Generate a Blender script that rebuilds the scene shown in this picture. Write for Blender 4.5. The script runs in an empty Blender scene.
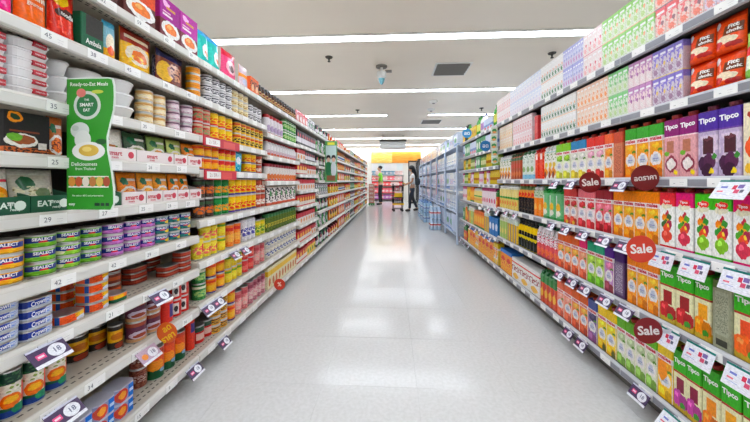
import bpy, bmesh, math, random
from mathutils import Vector, Matrix

sc = bpy.context.scene
col = sc.collection
PI = math.pi
rnd = random.Random(7)

# ------------------------------------------------------------------ camera, world, exposure
EYE = 1.08
FPX = 305.0
YAW = math.atan(17.0 / FPX)
cam_data = bpy.data.cameras.new('camera')
cam = bpy.data.objects.new('camera', cam_data)
col.objects.link(cam)
cam.location = (0, 0, EYE)
cam.rotation_euler = (PI / 2, 0, YAW)
cam_data.sensor_width = 36
cam_data.lens = 36 * FPX / 750
cam_data.shift_y = -30 / 750
cam_data.clip_start = 0.02
sc.camera = cam

world = bpy.data.worlds.new('world')
sc.world = world
world.use_nodes = True
world.node_tree.nodes['Background'].inputs[0].default_value = (1, 1, 1, 1)
world.node_tree.nodes['Background'].inputs[1].default_value = 0.3

sc.view_settings.view_transform = 'Standard'
sc.view_settings.look = 'None'
sc.view_settings.gamma = 1
sc.view_settings.use_curve_mapping = False
sc.view_settings.exposure = 0.32
LAMP = 18.0          # radiance of the fluorescent strips
CEIL = 2.88
LAMP_ROWS = [-2.95, -0.7, 1.55, 3.8, 6.05, 8.3, 10.55, 12.8, 15.05, 16.8]

# ------------------------------------------------------------------ helpers
def lin(c):
    def f(v):
        v /= 255.0
        return v / 12.92 if v <= .04045 else ((v + .055) / 1.055) ** 2.4
    return (f(c[0]), f(c[1]), f(c[2]), 1)

MATS = {}
def mat(key, rgb, rough=.5, metal=0, emit=0, spec=.5, alpha=1, trans=0):
    if key in MATS: return MATS[key]
    m = bpy.data.materials.new(key); m.use_nodes = True
    b = m.node_tree.nodes['Principled BSDF']
    b.inputs['Base Color'].default_value = lin(rgb)
    b.inputs['Roughness'].default_value = rough
    b.inputs['Metallic'].default_value = metal
    b.inputs['Specular IOR Level'].default_value = spec
    b.inputs['Alpha'].default_value = alpha
    b.inputs['Transmission Weight'].default_value = trans
    if emit:
        b.inputs['Emission Color'].default_value = lin(rgb)
        b.inputs['Emission Strength'].default_value = emit
    MATS[key] = m
    return m

def grouptree(name, build, ins):
    g = bpy.data.node_groups.new(name, 'ShaderNodeTree')
    for n, t in ins: g.interface.new_socket(n, in_out='INPUT', socket_type=t)
    g.interface.new_socket('Fac', in_out='OUTPUT', socket_type='NodeSocketFloat')
    gi = g.nodes.new('NodeGroupInput'); go = g.nodes.new('NodeGroupOutput')
    build(g, gi, go)
    return g

def _math(g, op, *a):
    n = g.nodes.new('ShaderNodeMath'); n.operation = op
    for i, v in enumerate(a):
        if isinstance(v, (int, float)): n.inputs[i].default_value = v
        else: g.links.new(v, n.inputs[i])
    return n.outputs[0]

def _rect(g, gi, go):
    s = g.nodes.new('ShaderNodeSeparateXYZ'); g.links.new(gi.outputs[0], s.inputs[0])
    a = _math(g, 'COMPARE', s.outputs[0], gi.outputs[1], gi.outputs[2])
    b = _math(g, 'COMPARE', s.outputs[1], gi.outputs[3], gi.outputs[4])
    g.links.new(_math(g, 'MULTIPLY', a, b), go.inputs[0])
F = 'NodeSocketFloat'
G_RECT = grouptree('rect_mask', _rect, [('UV', 'NodeSocketVector'), ('cu', F), ('ru', F), ('cv', F), ('rv', F)])

def _ell(g, gi, go):
    v = g.nodes.new('ShaderNodeVectorMath'); v.operation = 'MULTIPLY_ADD'
    for i in range(3): g.links.new(gi.outputs[i], v.inputs[i])
    l = g.nodes.new('ShaderNodeVectorMath'); l.operation = 'LENGTH'
    g.links.new(v.outputs[0], l.inputs[0])
    g.links.new(_math(g, 'LESS_THAN', l.outputs['Value'], 1.0), go.inputs[0])
G_ELL = grouptree('ellipse_mask', _ell, [('UV', 'NodeSocketVector'), ('mul', 'NodeSocketVector'), ('add', 'NodeSocketVector')])

def vivid(c, k=1.16):
    l = .3 * c[0] + .59 * c[1] + .11 * c[2]
    return tuple(max(0, min(255, l + (v - l) * k)) for v in c)

def label_mat(key, base, layers, rough=.38, metal=0, wob=.11):
    """printed packaging: flat art laid out in the package's own UV"""
    if key in MATS: return MATS[key]
    m = bpy.data.materials.new(key); m.use_nodes = True
    t = m.node_tree; b = t.nodes['Principled BSDF']
    b.inputs['Roughness'].default_value = rough
    b.inputs['Metallic'].default_value = metal
    b.inputs['Specular IOR Level'].default_value = .3
    uv = t.nodes.new('ShaderNodeUVMap').outputs[0]
    sq = t.nodes.new('ShaderNodeVectorMath'); sq.operation = 'MULTIPLY'; t.links.new(uv, sq.inputs[0]); sq.inputs[1].default_value = (1, 1.9, 1)
    uvn = sq.outputs[0]
    rgb = t.nodes.new('ShaderNodeRGB'); rgb.outputs[0].default_value = lin(vivid(base))
    cur = rgb.outputs[0]
    def rect(u0, u1, v0, v1):
        n = t.nodes.new('ShaderNodeGroup'); n.node_tree = G_RECT
        t.links.new(uv, n.inputs[0])
        for i, x in enumerate([(u0 + u1) / 2, (u1 - u0) / 2, (v0 + v1) / 2, (v1 - v0) / 2]): n.inputs[i + 1].default_value = x
        return n.outputs[0]
    dn = t.nodes.new('ShaderNodeTexNoise'); dn.inputs['Scale'].default_value = 6; dn.inputs['Detail'].default_value = 2
    t.links.new(uv, dn.inputs['Vector'])
    dm = t.nodes.new('ShaderNodeVectorMath'); dm.operation = 'MULTIPLY_ADD'
    t.links.new(dn.outputs['Color'], dm.inputs[0]); dm.inputs[1].default_value = (wob, wob, 0); t.links.new(uv, dm.inputs[2])
    off = t.nodes.new('ShaderNodeVectorMath'); off.operation = 'SUBTRACT'
    t.links.new(dm.outputs[0], off.inputs[0]); off.inputs[1].default_value = (wob * .5, wob * .5, 0)
    uvd = off.outputs[0]
    def put(fac, c):
        nonlocal cur
        x = t.nodes.new('ShaderNodeMix'); x.data_type = 'RGBA'
        t.links.new(fac, x.inputs[0]); t.links.new(cur, x.inputs[6])
        if isinstance(c, tuple): x.inputs[7].default_value = lin(vivid(c))
        else: t.links.new(c, x.inputs[7])
        cur = x.outputs[2]
    for L in layers:
        k = L[0]
        if k == 'v': put(rect(-9, 9, L[1], L[2]), L[3])
        elif k == 'r': put(rect(L[1], L[2], L[3], L[4]), L[5])
        elif k == 'e':
            n = t.nodes.new('ShaderNodeGroup'); n.node_tree = G_ELL
            t.links.new(uvd, n.inputs[0])
            cu, cv, ru, rv = L[1:5]
            n.inputs[1].default_value = (1 / ru, 1 / rv, 0)
            n.inputs[2].default_value = (-cu / ru, -cv / rv, 0)
            put(n.outputs[0], L[5])
        elif k == 'n':      # printed blotches: scale, threshold, colour, rect
            nz = t.nodes.new('ShaderNodeTexNoise'); nz.inputs['Scale'].default_value = L[1]; nz.inputs['Detail'].default_value = 1
            t.links.new(uvn, nz.inputs['Vector'])
            f = _math(t, 'GREATER_THAN', nz.outputs[0], L[2])
            f = _math(t, 'MULTIPLY', f, rect(*L[4]))
            put(f, L[3])
        elif k == 'k':      # kaleidoscope of small multicoloured pieces: scale, rect, mix
            vo = t.nodes.new('ShaderNodeTexVoronoi'); vo.inputs['Scale'].default_value = L[1]
            t.links.new(uv, vo.inputs['Vector'])
            put(_math(t, 'MULTIPLY', rect(*L[2]), L[3]), vo.outputs['Color'])
    if layers:
        fn = t.nodes.new('ShaderNodeTexNoise'); fn.inputs['Scale'].default_value = 11; fn.inputs['Detail'].default_value = 3
        t.links.new(uvn, fn.inputs['Vector'])
        mr = t.nodes.new('ShaderNodeMapRange'); t.links.new(fn.outputs[0], mr.inputs[0])
        mr.inputs[1].default_value = .3; mr.inputs[2].default_value = .7; mr.inputs[3].default_value = .76; mr.inputs[4].default_value = 1.1
        vm = t.nodes.new('ShaderNodeVectorMath'); vm.operation = 'SCALE'
        t.links.new(cur, vm.inputs[0]); t.links.new(mr.outputs[0], vm.inputs['Scale'])
        cur = vm.outputs[0]
    t.links.new(cur, b.inputs['Base Color'])
    MATS[key] = m
    return m

def mesh(name, verts, faces, mats, fm=None, uvs=None, smooth=False):
    me = bpy.data.meshes.new(name)
    me.from_pydata([tuple(v) for v in verts], [], faces)
    for m in mats: me.materials.append(m)
    if fm:
        for p, i in zip(me.polygons, fm): p.material_index = i
    if uvs:
        ul = me.uv_layers.new(name='UVMap')
        k = 0
        for fu in uvs:
            for u in fu:
                ul.data[k].uv = u; k += 1
    if smooth:
        for p in me.polygons: p.use_smooth = (smooth is True) or smooth(p)
    me.update()
    return me

class MB:
    """collects boxes / tubes / quads of one part into one mesh"""
    def __init__(s): s.v = []; s.f = []; s.m = []; s.sm = []
    def box(s, x0, x1, y0, y1, z0, z1, m=0):
        n = len(s.v)
        s.v += [(x0, y0, z0), (x1, y0, z0), (x1, y1, z0), (x0, y1, z0), (x0, y0, z1), (x1, y0, z1), (x1, y1, z1), (x0, y1, z1)]
        s.f += [tuple(n + i for i in q) for q in ((0, 3, 2, 1), (4, 5, 6, 7), (0, 1, 5, 4), (1, 2, 6, 5), (2, 3, 7, 6), (3, 0, 4, 7))]
        s.m += [m] * 6
        return s
    def poly_prism(s, pts, axis, a, b, m=0):
        """pts 2-D outline extruded along axis ('x','y','z') from a to b"""
        n = len(s.v); k = len(pts)
        for h in (a, b):
            for p, q in pts:
                s.v.append((h, p, q) if axis == 'x' else (p, h, q) if axis == 'y' else (p, q, h))
        s.f.append(tuple(n + i for i in range(k))[::-1]); s.f.append(tuple(n + k + i for i in range(k)))
        s.m += [m, m]
        for i in range(k):
            j = (i + 1) % k
            s.f.append((n + i, n + j, n + k + j, n + k + i)); s.m.append(m)
        return s
    def tube(s, pts, r, seg=8, m=0):
        pts = [Vector(p) for p in pts]
        n = len(s.v); rr = r if isinstance(r, (list, tuple)) else [r] * len(pts)
        for i, p in enumerate(pts):
            d = (pts[min(i + 1, len(pts) - 1)] - pts[max(i - 1, 0)]).normalized()
            a = d.orthogonal().normalized() if i == 0 else (a - d * a.dot(d)).normalized()
            b = d.cross(a)
            for k in range(seg):
                t = 2 * PI * k / seg
                s.v.append(tuple(p + (a * math.cos(t) + b * math.sin(t)) * rr[i]))
        for i in range(len(pts) - 1):
            for k in range(seg):
                q = (k + 1) % seg
                s.f.append((n + i * seg + k, n + i * seg + q, n + (i + 1) * seg + q, n + (i + 1) * seg + k)); s.m.append(m)
        s.f.append(tuple(n + k for k in range(seg))[::-1]); s.m.append(m)
        e = n + (len(pts) - 1) * seg
        s.f.append(tuple(e + k for k in range(seg))); s.m.append(m)
        return s
    def lathe(s, prof, seg=16, m=0, c=(0, 0, 0)):
        n = len(s.v)
        for r, z in prof:
            for k in range(seg):
                t = 2 * PI * k / seg
                s.v.append((c[0] + r * math.cos(t), c[1] + r * math.sin(t), c[2] + z))
        for i in range(len(prof) - 1):
            for k in range(seg):
                q = (k + 1) % seg
                s.f.append((n + i * seg + k, n + i * seg + q, n + (i + 1) * seg + q, n + (i + 1) * seg + k)); s.m.append(m)
        s.f.append(tuple(n + k for k in range(seg))[::-1]); s.m.append(m)
        e = n + (len(prof) - 1) * seg
        s.f.append(tuple(e + k for k in range(seg))); s.m.append(m)
        return s
    def me(s, name, mats, smooth=False):
        me = mesh(name, s.v, s.f, mats if isinstance(mats, (list, tuple)) else [mats], s.m, smooth=smooth)
        b = bmesh.new(); b.from_mesh(me); bmesh.ops.recalc_face_normals(b, faces=b.faces); b.to_mesh(me); b.free()
        return me

def obj(name, me, parent=None, loc=(0, 0, 0), rot=(0, 0, 0)):
    o = bpy.data.objects.new(name, me)
    col.objects.link(o)
    o.location = loc; o.rotation_euler = rot
    if parent: o.parent = parent
    return o

LABELS = {}
def tag(o, label, cat, group=None):
    o['label'] = label; o['category'] = cat
    if group: o['group'] = group
    LABELS[label] = LABELS.get(label, 0) + 1
    return o

def struct(o):
    o['kind'] = 'structure'
    return o

# --- flat lettering as mesh
TXT = {}
def text_polys(s, size, bold=0.0, align='CENTER', spacing=1.0, shear=0.0):
    key = (s, size, bold, align, spacing, shear)
    if key in TXT: return TXT[key]
    c = bpy.data.curves.new('lettering', 'FONT')
    c.body = s; c.size = size; c.align_x = align; c.align_y = 'CENTER'; c.offset = bold * size
    c.resolution_u = 2; c.space_character = spacing; c.shear = shear
    o = bpy.data.objects.new('lettering_source', c); col.objects.link(o)
    dg = bpy.context.evaluated_depsgraph_get()
    me = bpy.data.meshes.new_from_object(o.evaluated_get(dg))
    v = [tuple(p.co) for p in me.vertices]; f = [tuple(p.vertices) for p in me.polygons]
    bpy.data.objects.remove(o); bpy.data.curves.remove(c); bpy.data.meshes.remove(me)
    TXT[key] = (v, f)
    return v, f

def lettering_mesh(items, curve_r=None):
    """items: (text, size, x, z, colour, bold[, tilt]) on a product front (y=0 plane) or round a can of radius curve_r"""
    V = []; Fc = []; FM = []; mats = []
    for it in items:
        s, size, x, z, c, bold = it[:6]; tilt = it[6] if len(it) > 6 else 0
        v, f = text_polys(s, size, bold)
        m = mat('ink_%d_%d_%d' % c, c, .5)
        if m not in mats: mats.append(m)
        n = len(V); ct, st = math.cos(tilt), math.sin(tilt)
        for p in v:
            X = p[0] * ct - p[1] * st + x; Z = p[0] * st + p[1] * ct + z
            if curve_r:
                a = X / curve_r; R = curve_r + .0006
                V.append((R * math.sin(a), curve_r - R * math.cos(a), Z))
            else: V.append((X, -.0007, Z))
        Fc += [tuple(n + i for i in q) for q in f]; FM += [mats.index(m)] * len(f)
    return mesh('lettering', V, Fc, mats, FM)

# ------------------------------------------------------------------ geometry of the aisle
XL, XR = -1.047, 1.15            # shelf edges left and right of the aisle
SY, CY = math.sin(YAW), math.cos(YAW)
def along(px, X):
    """distance down the aisle at which a shelf standing at lateral X shows at column px"""
    d = FPX * X / (px - 392.0) / CY
    return (d + X * SY) / CY

# ================================================================== THE ROOM
def noise_mat(key, a, b, scale, rough, bump=0, spec=.5):
    m = bpy.data.materials.new(key); m.use_nodes = True
    t = m.node_tree; p = t.nodes['Principled BSDF']
    co = t.nodes.new('ShaderNodeTexCoord'); nz = t.nodes.new('ShaderNodeTexNoise')
    nz.inputs['Scale'].default_value = scale; nz.inputs['Detail'].default_value = 4
    t.links.new(co.outputs['Object'], nz.inputs['Vector'])
    r = t.nodes.new('ShaderNodeValToRGB'); r.color_ramp.elements[0].color = lin(a); r.color_ramp.elements[1].color = lin(b)
    r.color_ramp.elements[0].position = .35; r.color_ramp.elements[1].position = .65
    t.links.new(nz.outputs[0], r.inputs[0]); t.links.new(r.outputs[0], p.inputs['Base Color'])
    p.inputs['Roughness'].default_value = rough; p.inputs['Specular IOR Level'].default_value = spec
    if bump:
        bn = t.nodes.new('ShaderNodeBump'); bn.inputs['Strength'].default_value = bump; bn.inputs['Distance'].default_value = .002
        t.links.new(nz.outputs[0], bn.inputs['Height']); t.links.new(bn.outputs[0], p.inputs['Normal'])
    MATS[key] = m
    return m

M_TILE = noise_mat('vinyl_tile', (207, 206, 204), (216, 215, 214), 55, .14, spec=.3)
M_GROUT = mat('tile_joint', (200, 199, 197), .5)
M_CEIL = noise_mat('ceiling_paint', (246, 236, 223), (248, 238, 225), 2, .9)
M_WALL = mat('wall_paint', (232, 228, 220), .8)
M_ORANGE = label_mat('orange_band', (232, 160, 76), [('r', -.1, .42, -1, 2, (236, 200, 110)), ('n', 9, .56, (240, 214, 140), (0, .42, 0, 1)), ('n', 7, .6, (234, 146, 60), (.45, 1, 0, 1))], .5)

Y0, Y1, WX = -4.5, 17.0, 5.2
b = MB().box(-WX, WX, Y0, Y1, -.12, -.0013)
floor = struct(obj('floor', b.me('floor', M_GROUT)))
TS = .5
tb = bmesh.new()
g = .0004
tile_v = [(g, g, -.0012), (TS - g, g, -.0012), (TS - g, TS - g, -.0012), (g, TS - g, -.0012), (g, g, -.0006), (TS - g, g, -.0006), (TS - g, TS - g, -.0006), (g, TS - g, -.0006)]
c_ = .0007
tile_v += [(g + c_, g + c_, 0), (TS - g - c_, g + c_, 0), (TS - g - c_, TS - g - c_, 0), (g + c_, TS - g - c_, 0)]
tile_f = [(8, 9, 10, 11)]
for i in range(4):
    j = (i + 1) % 4
    tile_f += [(i, j, 4 + j, 4 + i), (4 + i, 4 + j, 8 + j, 8 + i)]
tile_me = mesh('tile', tile_v, tile_f, [M_TILE])
tb.free()
ROWS = int((Y1 - .1) / TS)
for ix in range(-3, 3):
    for iy in range(0, ROWS):
        obj('tile', tile_me, floor, (.13 + ix * TS, .1 + iy * TS, 0))
# the rest of the shop floor, out of the aisle
rest = MB()
rest.box(-WX, .13 - 3 * TS, Y0, Y1, -.0012, 0).box(.13 + 3 * TS, WX, Y0, Y1, -.0012, 0)
rest.box(.13 - 3 * TS, .13 + 3 * TS, Y0, .1, -.0012, 0).box(.13 - 3 * TS, .13 + 3 * TS, .1 + ROWS * TS, Y1, -.0012, 0)
obj('floor_surface', rest.me('floor_surface', M_TILE), floor)['kind'] = 'stuff'

struct(obj('ceiling', MB().box(-WX, WX, Y0, Y1, CEIL, CEIL + .1).me('ceiling', M_CEIL)))
struct(obj('wall_left', MB().box(-WX - .1, -WX, Y0, Y1, 0, CEIL).me('wall_left', M_WALL)))
struct(obj('wall_right', MB().box(WX, WX + .1, Y0, Y1, 0, CEIL).me('wall_right', M_WALL)))
struct(obj('wall_rear', MB().box(-WX, WX, Y0 - .1, Y0, 0, CEIL).me('wall_rear', M_WALL)))
wb = struct(obj('wall_back', MB().box(-WX, WX, Y1, Y1 + .1, 0, CEIL).me('wall_back', M_WALL)))

# ceiling lamps: long recessed fluorescent strips across the aisle
M_LAMP = mat('lamp_tube', (236, 245, 255), .5, emit=LAMP)
M_TRIM = mat('lamp_trim', (235, 233, 228), .5)
names = ['first', 'second', 'third', 'fourth', 'fifth', 'sixth', 'seventh', 'eighth', 'ninth', 'tenth', 'eleventh', 'twelfth', 'thirteenth', 'fourteenth', 'fifteenth', 'sixteenth', 'seventeenth', 'eighteenth', 'nineteenth', 'twentieth']
def lamp(y, x0, x1, label):
    r = bpy.data.objects.new('ceiling_lamp', None); col.objects.link(r); r.location = ((x0 + x1) / 2, y, CEIL)
    w = (x1 - x0) / 2
    f = MB().box(-w, w, -.095, -.07, -.02, 0).box(-w, w, .07, .095, -.02, 0).box(-w - .02, -w, -.095, .095, -.02, 0).box(w, w + .02, -.095, .095, -.02, 0)
    obj('lamp_frame', f.me('lamp_frame', M_TRIM), r)
    obj('diffuser', MB().box(-w, w, -.07, .07, -.012, -.001).me('diffuser', M_LAMP), r)
    tag(r, label, 'ceiling lamp', 'white strip lamps across the ceiling')
for i, y in enumerate(LAMP_ROWS):
    if i == 5:
        lamp(y, -4.6, -.14, 'glowing ceiling strip broken at mid-aisle, tinned-food side piece, third row in view')
        lamp(y, .98, 4.6, 'glowing ceiling strip broken at mid-aisle, juice side piece, third row in view')
    else:
        vis = i - 3
        where = '%s visible row from the camera end' % names[vis] if vis >= 0 else '%s row behind the camera' % names[2 - i]
        lamp(y, -4.6, 4.6, 'long glowing white strip across the grey ceiling, ' + where)

# ceiling vents, sprinklers, camera, air conditioner
M_DARK = mat('vent_dark', (70, 66, 60), .7)
M_GREYP = mat('grey_plastic', (120, 116, 110), .5)
M_WHITEP = mat('white_plastic', (235, 235, 233), .4)
def vent(x, y, s, label):
    r = bpy.data.objects.new('ceiling_vent', None); col.objects.link(r); r.location = (x, y, CEIL)
    h = s / 2
    f = MB()
    for a, c in ((h, h - .03),):
        f.box(-a, a, -a, -c, -.012, 0).box(-a, a, c, a, -.012, 0).box(-a, -c, -c, c, -.012, 0).box(c, a, -c, c, -.012, 0)
    obj('vent_frame', f.me('vent_frame', M_TRIM), r)
    obj('vent_opening', MB().box(-h + .03, h - .03, -h + .03, h - .03, -.003, -.001).me('vent_opening', mat('vent_shade', (104, 98, 90), .7)), r)
    sl = MB().poly_prism([(-.04, -.004), (-.036, -.004), (.02, -.03), (.016, -.03)], 'x', -h + .03, h - .03).me('slat', M_GREYP)
    for k in range(5): obj('slat', sl, r, (0, -h + .08 + k * (s - .13) / 4.4, 0))
    tag(r, label, 'vent', 'ceiling vents')
def ceil_at(px, py):
    d = FPX * (CEIL - EYE) / (181.0 - py)
    xr = (px - 375) / FPX * d
    return (xr * CY - d * SY, xr * SY + d * CY)
x, y = ceil_at(451, 69); vent(x, y, .56, 'square grey air vent between first and second ceiling strips')
x, y = ceil_at(431, 121.5); vent(x, y, .6, 'small far air vent between third and fourth ceiling strips')
def sprinkler(px, py, label):
    x, y = ceil_at(px, py)
    r = bpy.data.objects.new('sprinkler_head', None); col.objects.link(r); r.location = (x, y, CEIL)
    obj('escutcheon', MB().lathe([(.05, -.012), (.055, 0)], 14).me('escutcheon', M_DARK), r)
    obj('nozzle', MB().lathe([(.004, -.075), (.022, -.07), (.02, -.062), (.009, -.058), (.014, -.03), (.02, -.012)], 10).me('nozzle', M_DARK), r)
    tag(r, label, 'sprinkler', 'ceiling sprinklers')
sprinkler(329, 57, 'dark sprinkler head between first two strips, tinned-food side')
sprinkler(552, 53, 'dark sprinkler head just above the stacked drink packs')
sprinkler(357.5, 110, 'tiny sprinkler head before third strip, tinned-food side')
sprinkler(481.5, 108, 'tiny sprinkler head before third strip, juice side')
def smoke(px, py, label):
    x, y = ceil_at(px, py)
    r = bpy.data.objects.new('smoke_detector', None); col.objects.link(r); r.location = (x, y, CEIL)
    obj('housing', MB().lathe([(.05, -.05), (.09, -.03), (.1, 0)], 16).me('housing', M_TRIM), r)
    obj('sensor_ring', MB().lathe([(.028, -.062), (.03, -.05)], 12).me('sensor_ring', M_GREYP), r)
    tag(r, label, 'smoke detector', 'ceiling smoke detectors')
smoke(433.5, 101, 'round pale smoke detector under the ceiling past second strip')
smoke(431, 109, 'second round pale smoke detector, a little farther than the other')
# hanging security camera
x, y = ceil_at(381.5, 66)
r = bpy.data.objects.new('security_camera', None); col.objects.link(r); r.location = (x, y, CEIL)
obj('mount', MB().lathe([(.085, -.025), (.09, 0)], 16).me('mount', M_GREYP), r)
obj('stalk', MB().tube([(0, 0, -.02), (0, 0, -.1)], .02, 8).me('stalk', M_WHITEP), r)
obj('housing', MB().lathe([(.05, -.2), (.075, -.17), (.075, -.1), (.03, -.085)], 16).me('housing', M_WHITEP), r)
obj('dome', MB().lathe([(.01, -.29), (.03, -.27), (.045, -.23), (.05, -.2)], 16).me('dome', mat('blue_dome', (130, 195, 215), .15)), r)
obj('bracket', MB().box(.06, .16, -.02, .02, -.1, -.07).me('bracket', M_GREYP), r)
tag(r, 'white hanging security camera with pale blue dome under the ceiling', 'camera')
# ceiling-hung air curtain
r = bpy.data.objects.new('air_conditioner', None); col.objects.link(r); r.location = (.04, 12.0, 0)
pr = [(-.16, 2.36), (.16, 2.36), (.2, 2.42), (.2, 2.6), (-.2, 2.6), (-.2, 2.42)]
obj('casing', MB().poly_prism(pr, 'x', -.5, .5).me('casing', M_WHITEP), r)
obj('intake', MB().box(-.52, .52, -.19, .19, 2.6, 2.69).me('intake', M_DARK), r)
sl = MB().poly_prism([(-.215, 2.5), (-.2, 2.49), (-.2, 2.53), (-.215, 2.535)], 'x', -.48, .48).me('louver', mat('louver_grey', (200, 200, 198), .5))
obj('louver', sl, r); obj('louver', sl, r, (0, 0, .06))
for sx in (-.4, .4): obj('hanger_rod', MB().tube([(sx, 0, 2.68), (sx, 0, CEIL)], .012, 6).me('hanger_rod', M_GREYP), r)
tag(r, 'white air conditioner with black intake hanging at the far end of aisle', 'air conditioner')

# ================================================================== SHELVING
M_STEEL_L = mat('cream_steel', (222, 216, 204), .45)
M_STEEL_R = mat('grey_steel', (86, 82, 80), .45)
M_BACK = mat('back_panel', (84, 78, 71), .6)
M_RAIL_L = mat('rail_white', (208, 204, 196), .35)
M_RAIL_R = mat('rail_grey', (196, 197, 202), .35)
M_RAIL_IN = mat('rail_insert', (138, 138, 146), .35)
M_PLINTH = mat('plinth', (110, 105, 98), .6)
M_PAPER = mat('ticket_paper', (244, 243, 240), .6)

def perforated():
    m = bpy.data.materials.new('perforated_steel'); m.use_nodes = True
    t = m.node_tree; p = t.nodes['Principled BSDF']; p.inputs['Roughness'].default_value = .45
    co = t.nodes.new('ShaderNodeTexCoord'); s = t.nodes.new('ShaderNodeSeparateXYZ')
    t.links.new(co.outputs['Object'], s.inputs[0])
    fx = _math(t, 'FRACT', _math(t, 'MULTIPLY', s.outputs[0], 1 / .025))
    fy = _math(t, 'FRACT', _math(t, 'MULTIPLY', s.outputs[1], 1 / .03))
    hole = _math(t, 'MULTIPLY', _math(t, 'COMPARE', fx, .5, .28), _math(t, 'COMPARE', fy, .5, .12))
    band = _math(t, 'COMPARE', s.outputs[1], .065, .03)
    hole = _math(t, 'MULTIPLY', hole, band)
    x = t.nodes.new('ShaderNodeMix'); x.data_type = 'RGBA'
    t.links.new(hole, x.inputs[0]); x.inputs[6].default_value = lin((200, 191, 176)); x.inputs[7].default_value = lin((70, 64, 58))
    t.links.new(x.outputs[2], p.inputs['Base Color'])
    return m
M_PERF = perforated()

def frame(side, y):
    """(location x, y, rotation) of a local frame: +x along the shelf, +y into it"""
    return (XL, y, PI / 2) if side == 'L' else (XR, y, -PI / 2)

BAYS = []
def bay(side, y0, y1, levels, label, tickets=True):
    r = bpy.data.objects.new('shelving_bay', None); col.objects.link(r)
    x, y, rz = frame(side, y0 if side == 'L' else y1)
    r.location = (x, y, 0); r.rotation_euler = (0, 0, rz)
    L = y1 - y0
    st = M_STEEL_L if side == 'L' else M_STEEL_R
    rail = M_RAIL_L if side == 'L' else M_RAIL_R
    top = levels[-1]
    obj('back_panel', MB().box(0, L, .46, .475, .09, top + .02).me('back_panel', M_BACK), r)
    for a in (0, L - .012):
        obj('upright', MB().box(a, a + .012, .43, .46, 0, top + .02).me('upright', st), r)
    obj('plinth', MB().box(.001, L - .001, .09, .45, 0, levels[0] - .03).me('plinth', M_PLINTH), r)
    for i, z in enumerate(levels):
        sh = obj('shelf', MB().box(.001, L - .001, .012, .458, z - .024, z).box(.001, L - .001, .03, .05, z - .034, z - .024).me('shelf', [M_PERF if side == 'L' else st]), r)
        pr = [(-.001, z - .04), (.012, z - .04), (.012, z + .002), (.006, z + .003), (-.001, z - .002), (-.004, z - .007), (-.004, z - .036)]
        pr = MB().poly_prism(pr, 'x', .001, L - .001)
        obj('price_rail', pr.me('price_rail', rail), sh)
        ins = MB().box(.004, L - .004, -.0055, -.004, z - .034, z - .009)
        obj('rail_insert', ins.me('rail_insert', M_RAIL_IN if side == 'R' else mat('rail_insert_white', (220, 218, 213), .4)), sh)
    for i, z in enumerate(levels[1:]):          # slanting shelf brackets
        for a in (.001, L - .004):
            obj('bracket', MB().poly_prism([(.22, z - .026), (.455, z - .026), (.455, z - .075), (.4, z - .07)], 'x', a, a + .003).me('bracket', st), r)
    tag(r, label, 'shelving')
    BAYS.append((r, side, y0, y1, levels))
    return r

ticket_cache = {}
def ticket(r, side, y0, y1, yw, z, price=None, w=.075):
    """paper price ticket in the rail at world distance yw"""
    x = yw - y0 if side == 'L' else y1 - yw
    k = ('t', w)
    if k not in ticket_cache: ticket_cache[k] = MB().box(-w / 2, w / 2, -.0075, -.0058, -.0365, -.004).me('price_ticket', M_PAPER)
    t = obj('price_ticket', ticket_cache[k], r, (x, 0, z))
    k = ('l', price)
    if k not in ticket_cache:
        it = [(price, .021, -w * .24, -.021, (92, 94, 106), .0)] if price else [('..', .02, -w * .2, -.02, (120, 120, 130), .02)]
        it += [('..........', .008, w * .22, -.019, (150, 150, 156), .02), ('............', .006, w * .22, -.027, (165, 165, 170), .02)]
        me = lettering_mesh(it)
        for v in me.vertices: v.co.y = -.0082
        ticket_cache[k] = me
    obj('lettering', ticket_cache[k], t)

LV1 = [.132, .389, .604, .784, .983, 1.1585, 1.33, 1.541, 1.752]
LV2 = [.132, .40, .632, .862, 1.14, 1.33, 1.541, 1.752]
LV3 = [.132, .40, .63, .862, 1.08, 1.30, 1.49, 1.752]
LV4 = [.132, .36, .57, .78, .97, 1.16, 1.33, 1.50, 1.752]
LV5 = [.132, .40, .64, .87, 1.09, 1.30, 1.49, 1.752]
RV1 = [.143, .482, .798, 1.095, 1.41, 1.705]
RV2 = [.143, .45, .78, 1.04, 1.25, 1.46, 1.705]
BL = [.7 + .9 * k for k in range(15)]
left_names = ['with white trays, meal pouches and tuna tins', 'with red promotion strips and yellow tins', 'with white jars and green tins', 'full of red boxes', 'behind the green poster panel']
left_bays = []
for k in range(14):
    lv = [LV1, LV2, LV3, LV4][k] if k < 4 else LV5
    nm = 'cream steel shelf bay ' + (left_names[k] if k < 5 else 'of mixed packets, %s from the camera end' % names[k])
    left_bays.append(bay('L', BL[k], BL[k + 1], lv, nm))
right_names = ['with purple juice cartons and red pouches', 'with red-topped and orange juice cartons', 'with coconut cartons and black-orange cartons', 'with clip strip and blue round sign', 'next to the pale blue steel rack']
right_bays = []
for k in range(5):
    right_bays.append(bay('R', BL[k], BL[k + 1], RV1 if k < 3 else RV2, 'grey steel drinks shelf bay ' + right_names[k]))
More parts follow.
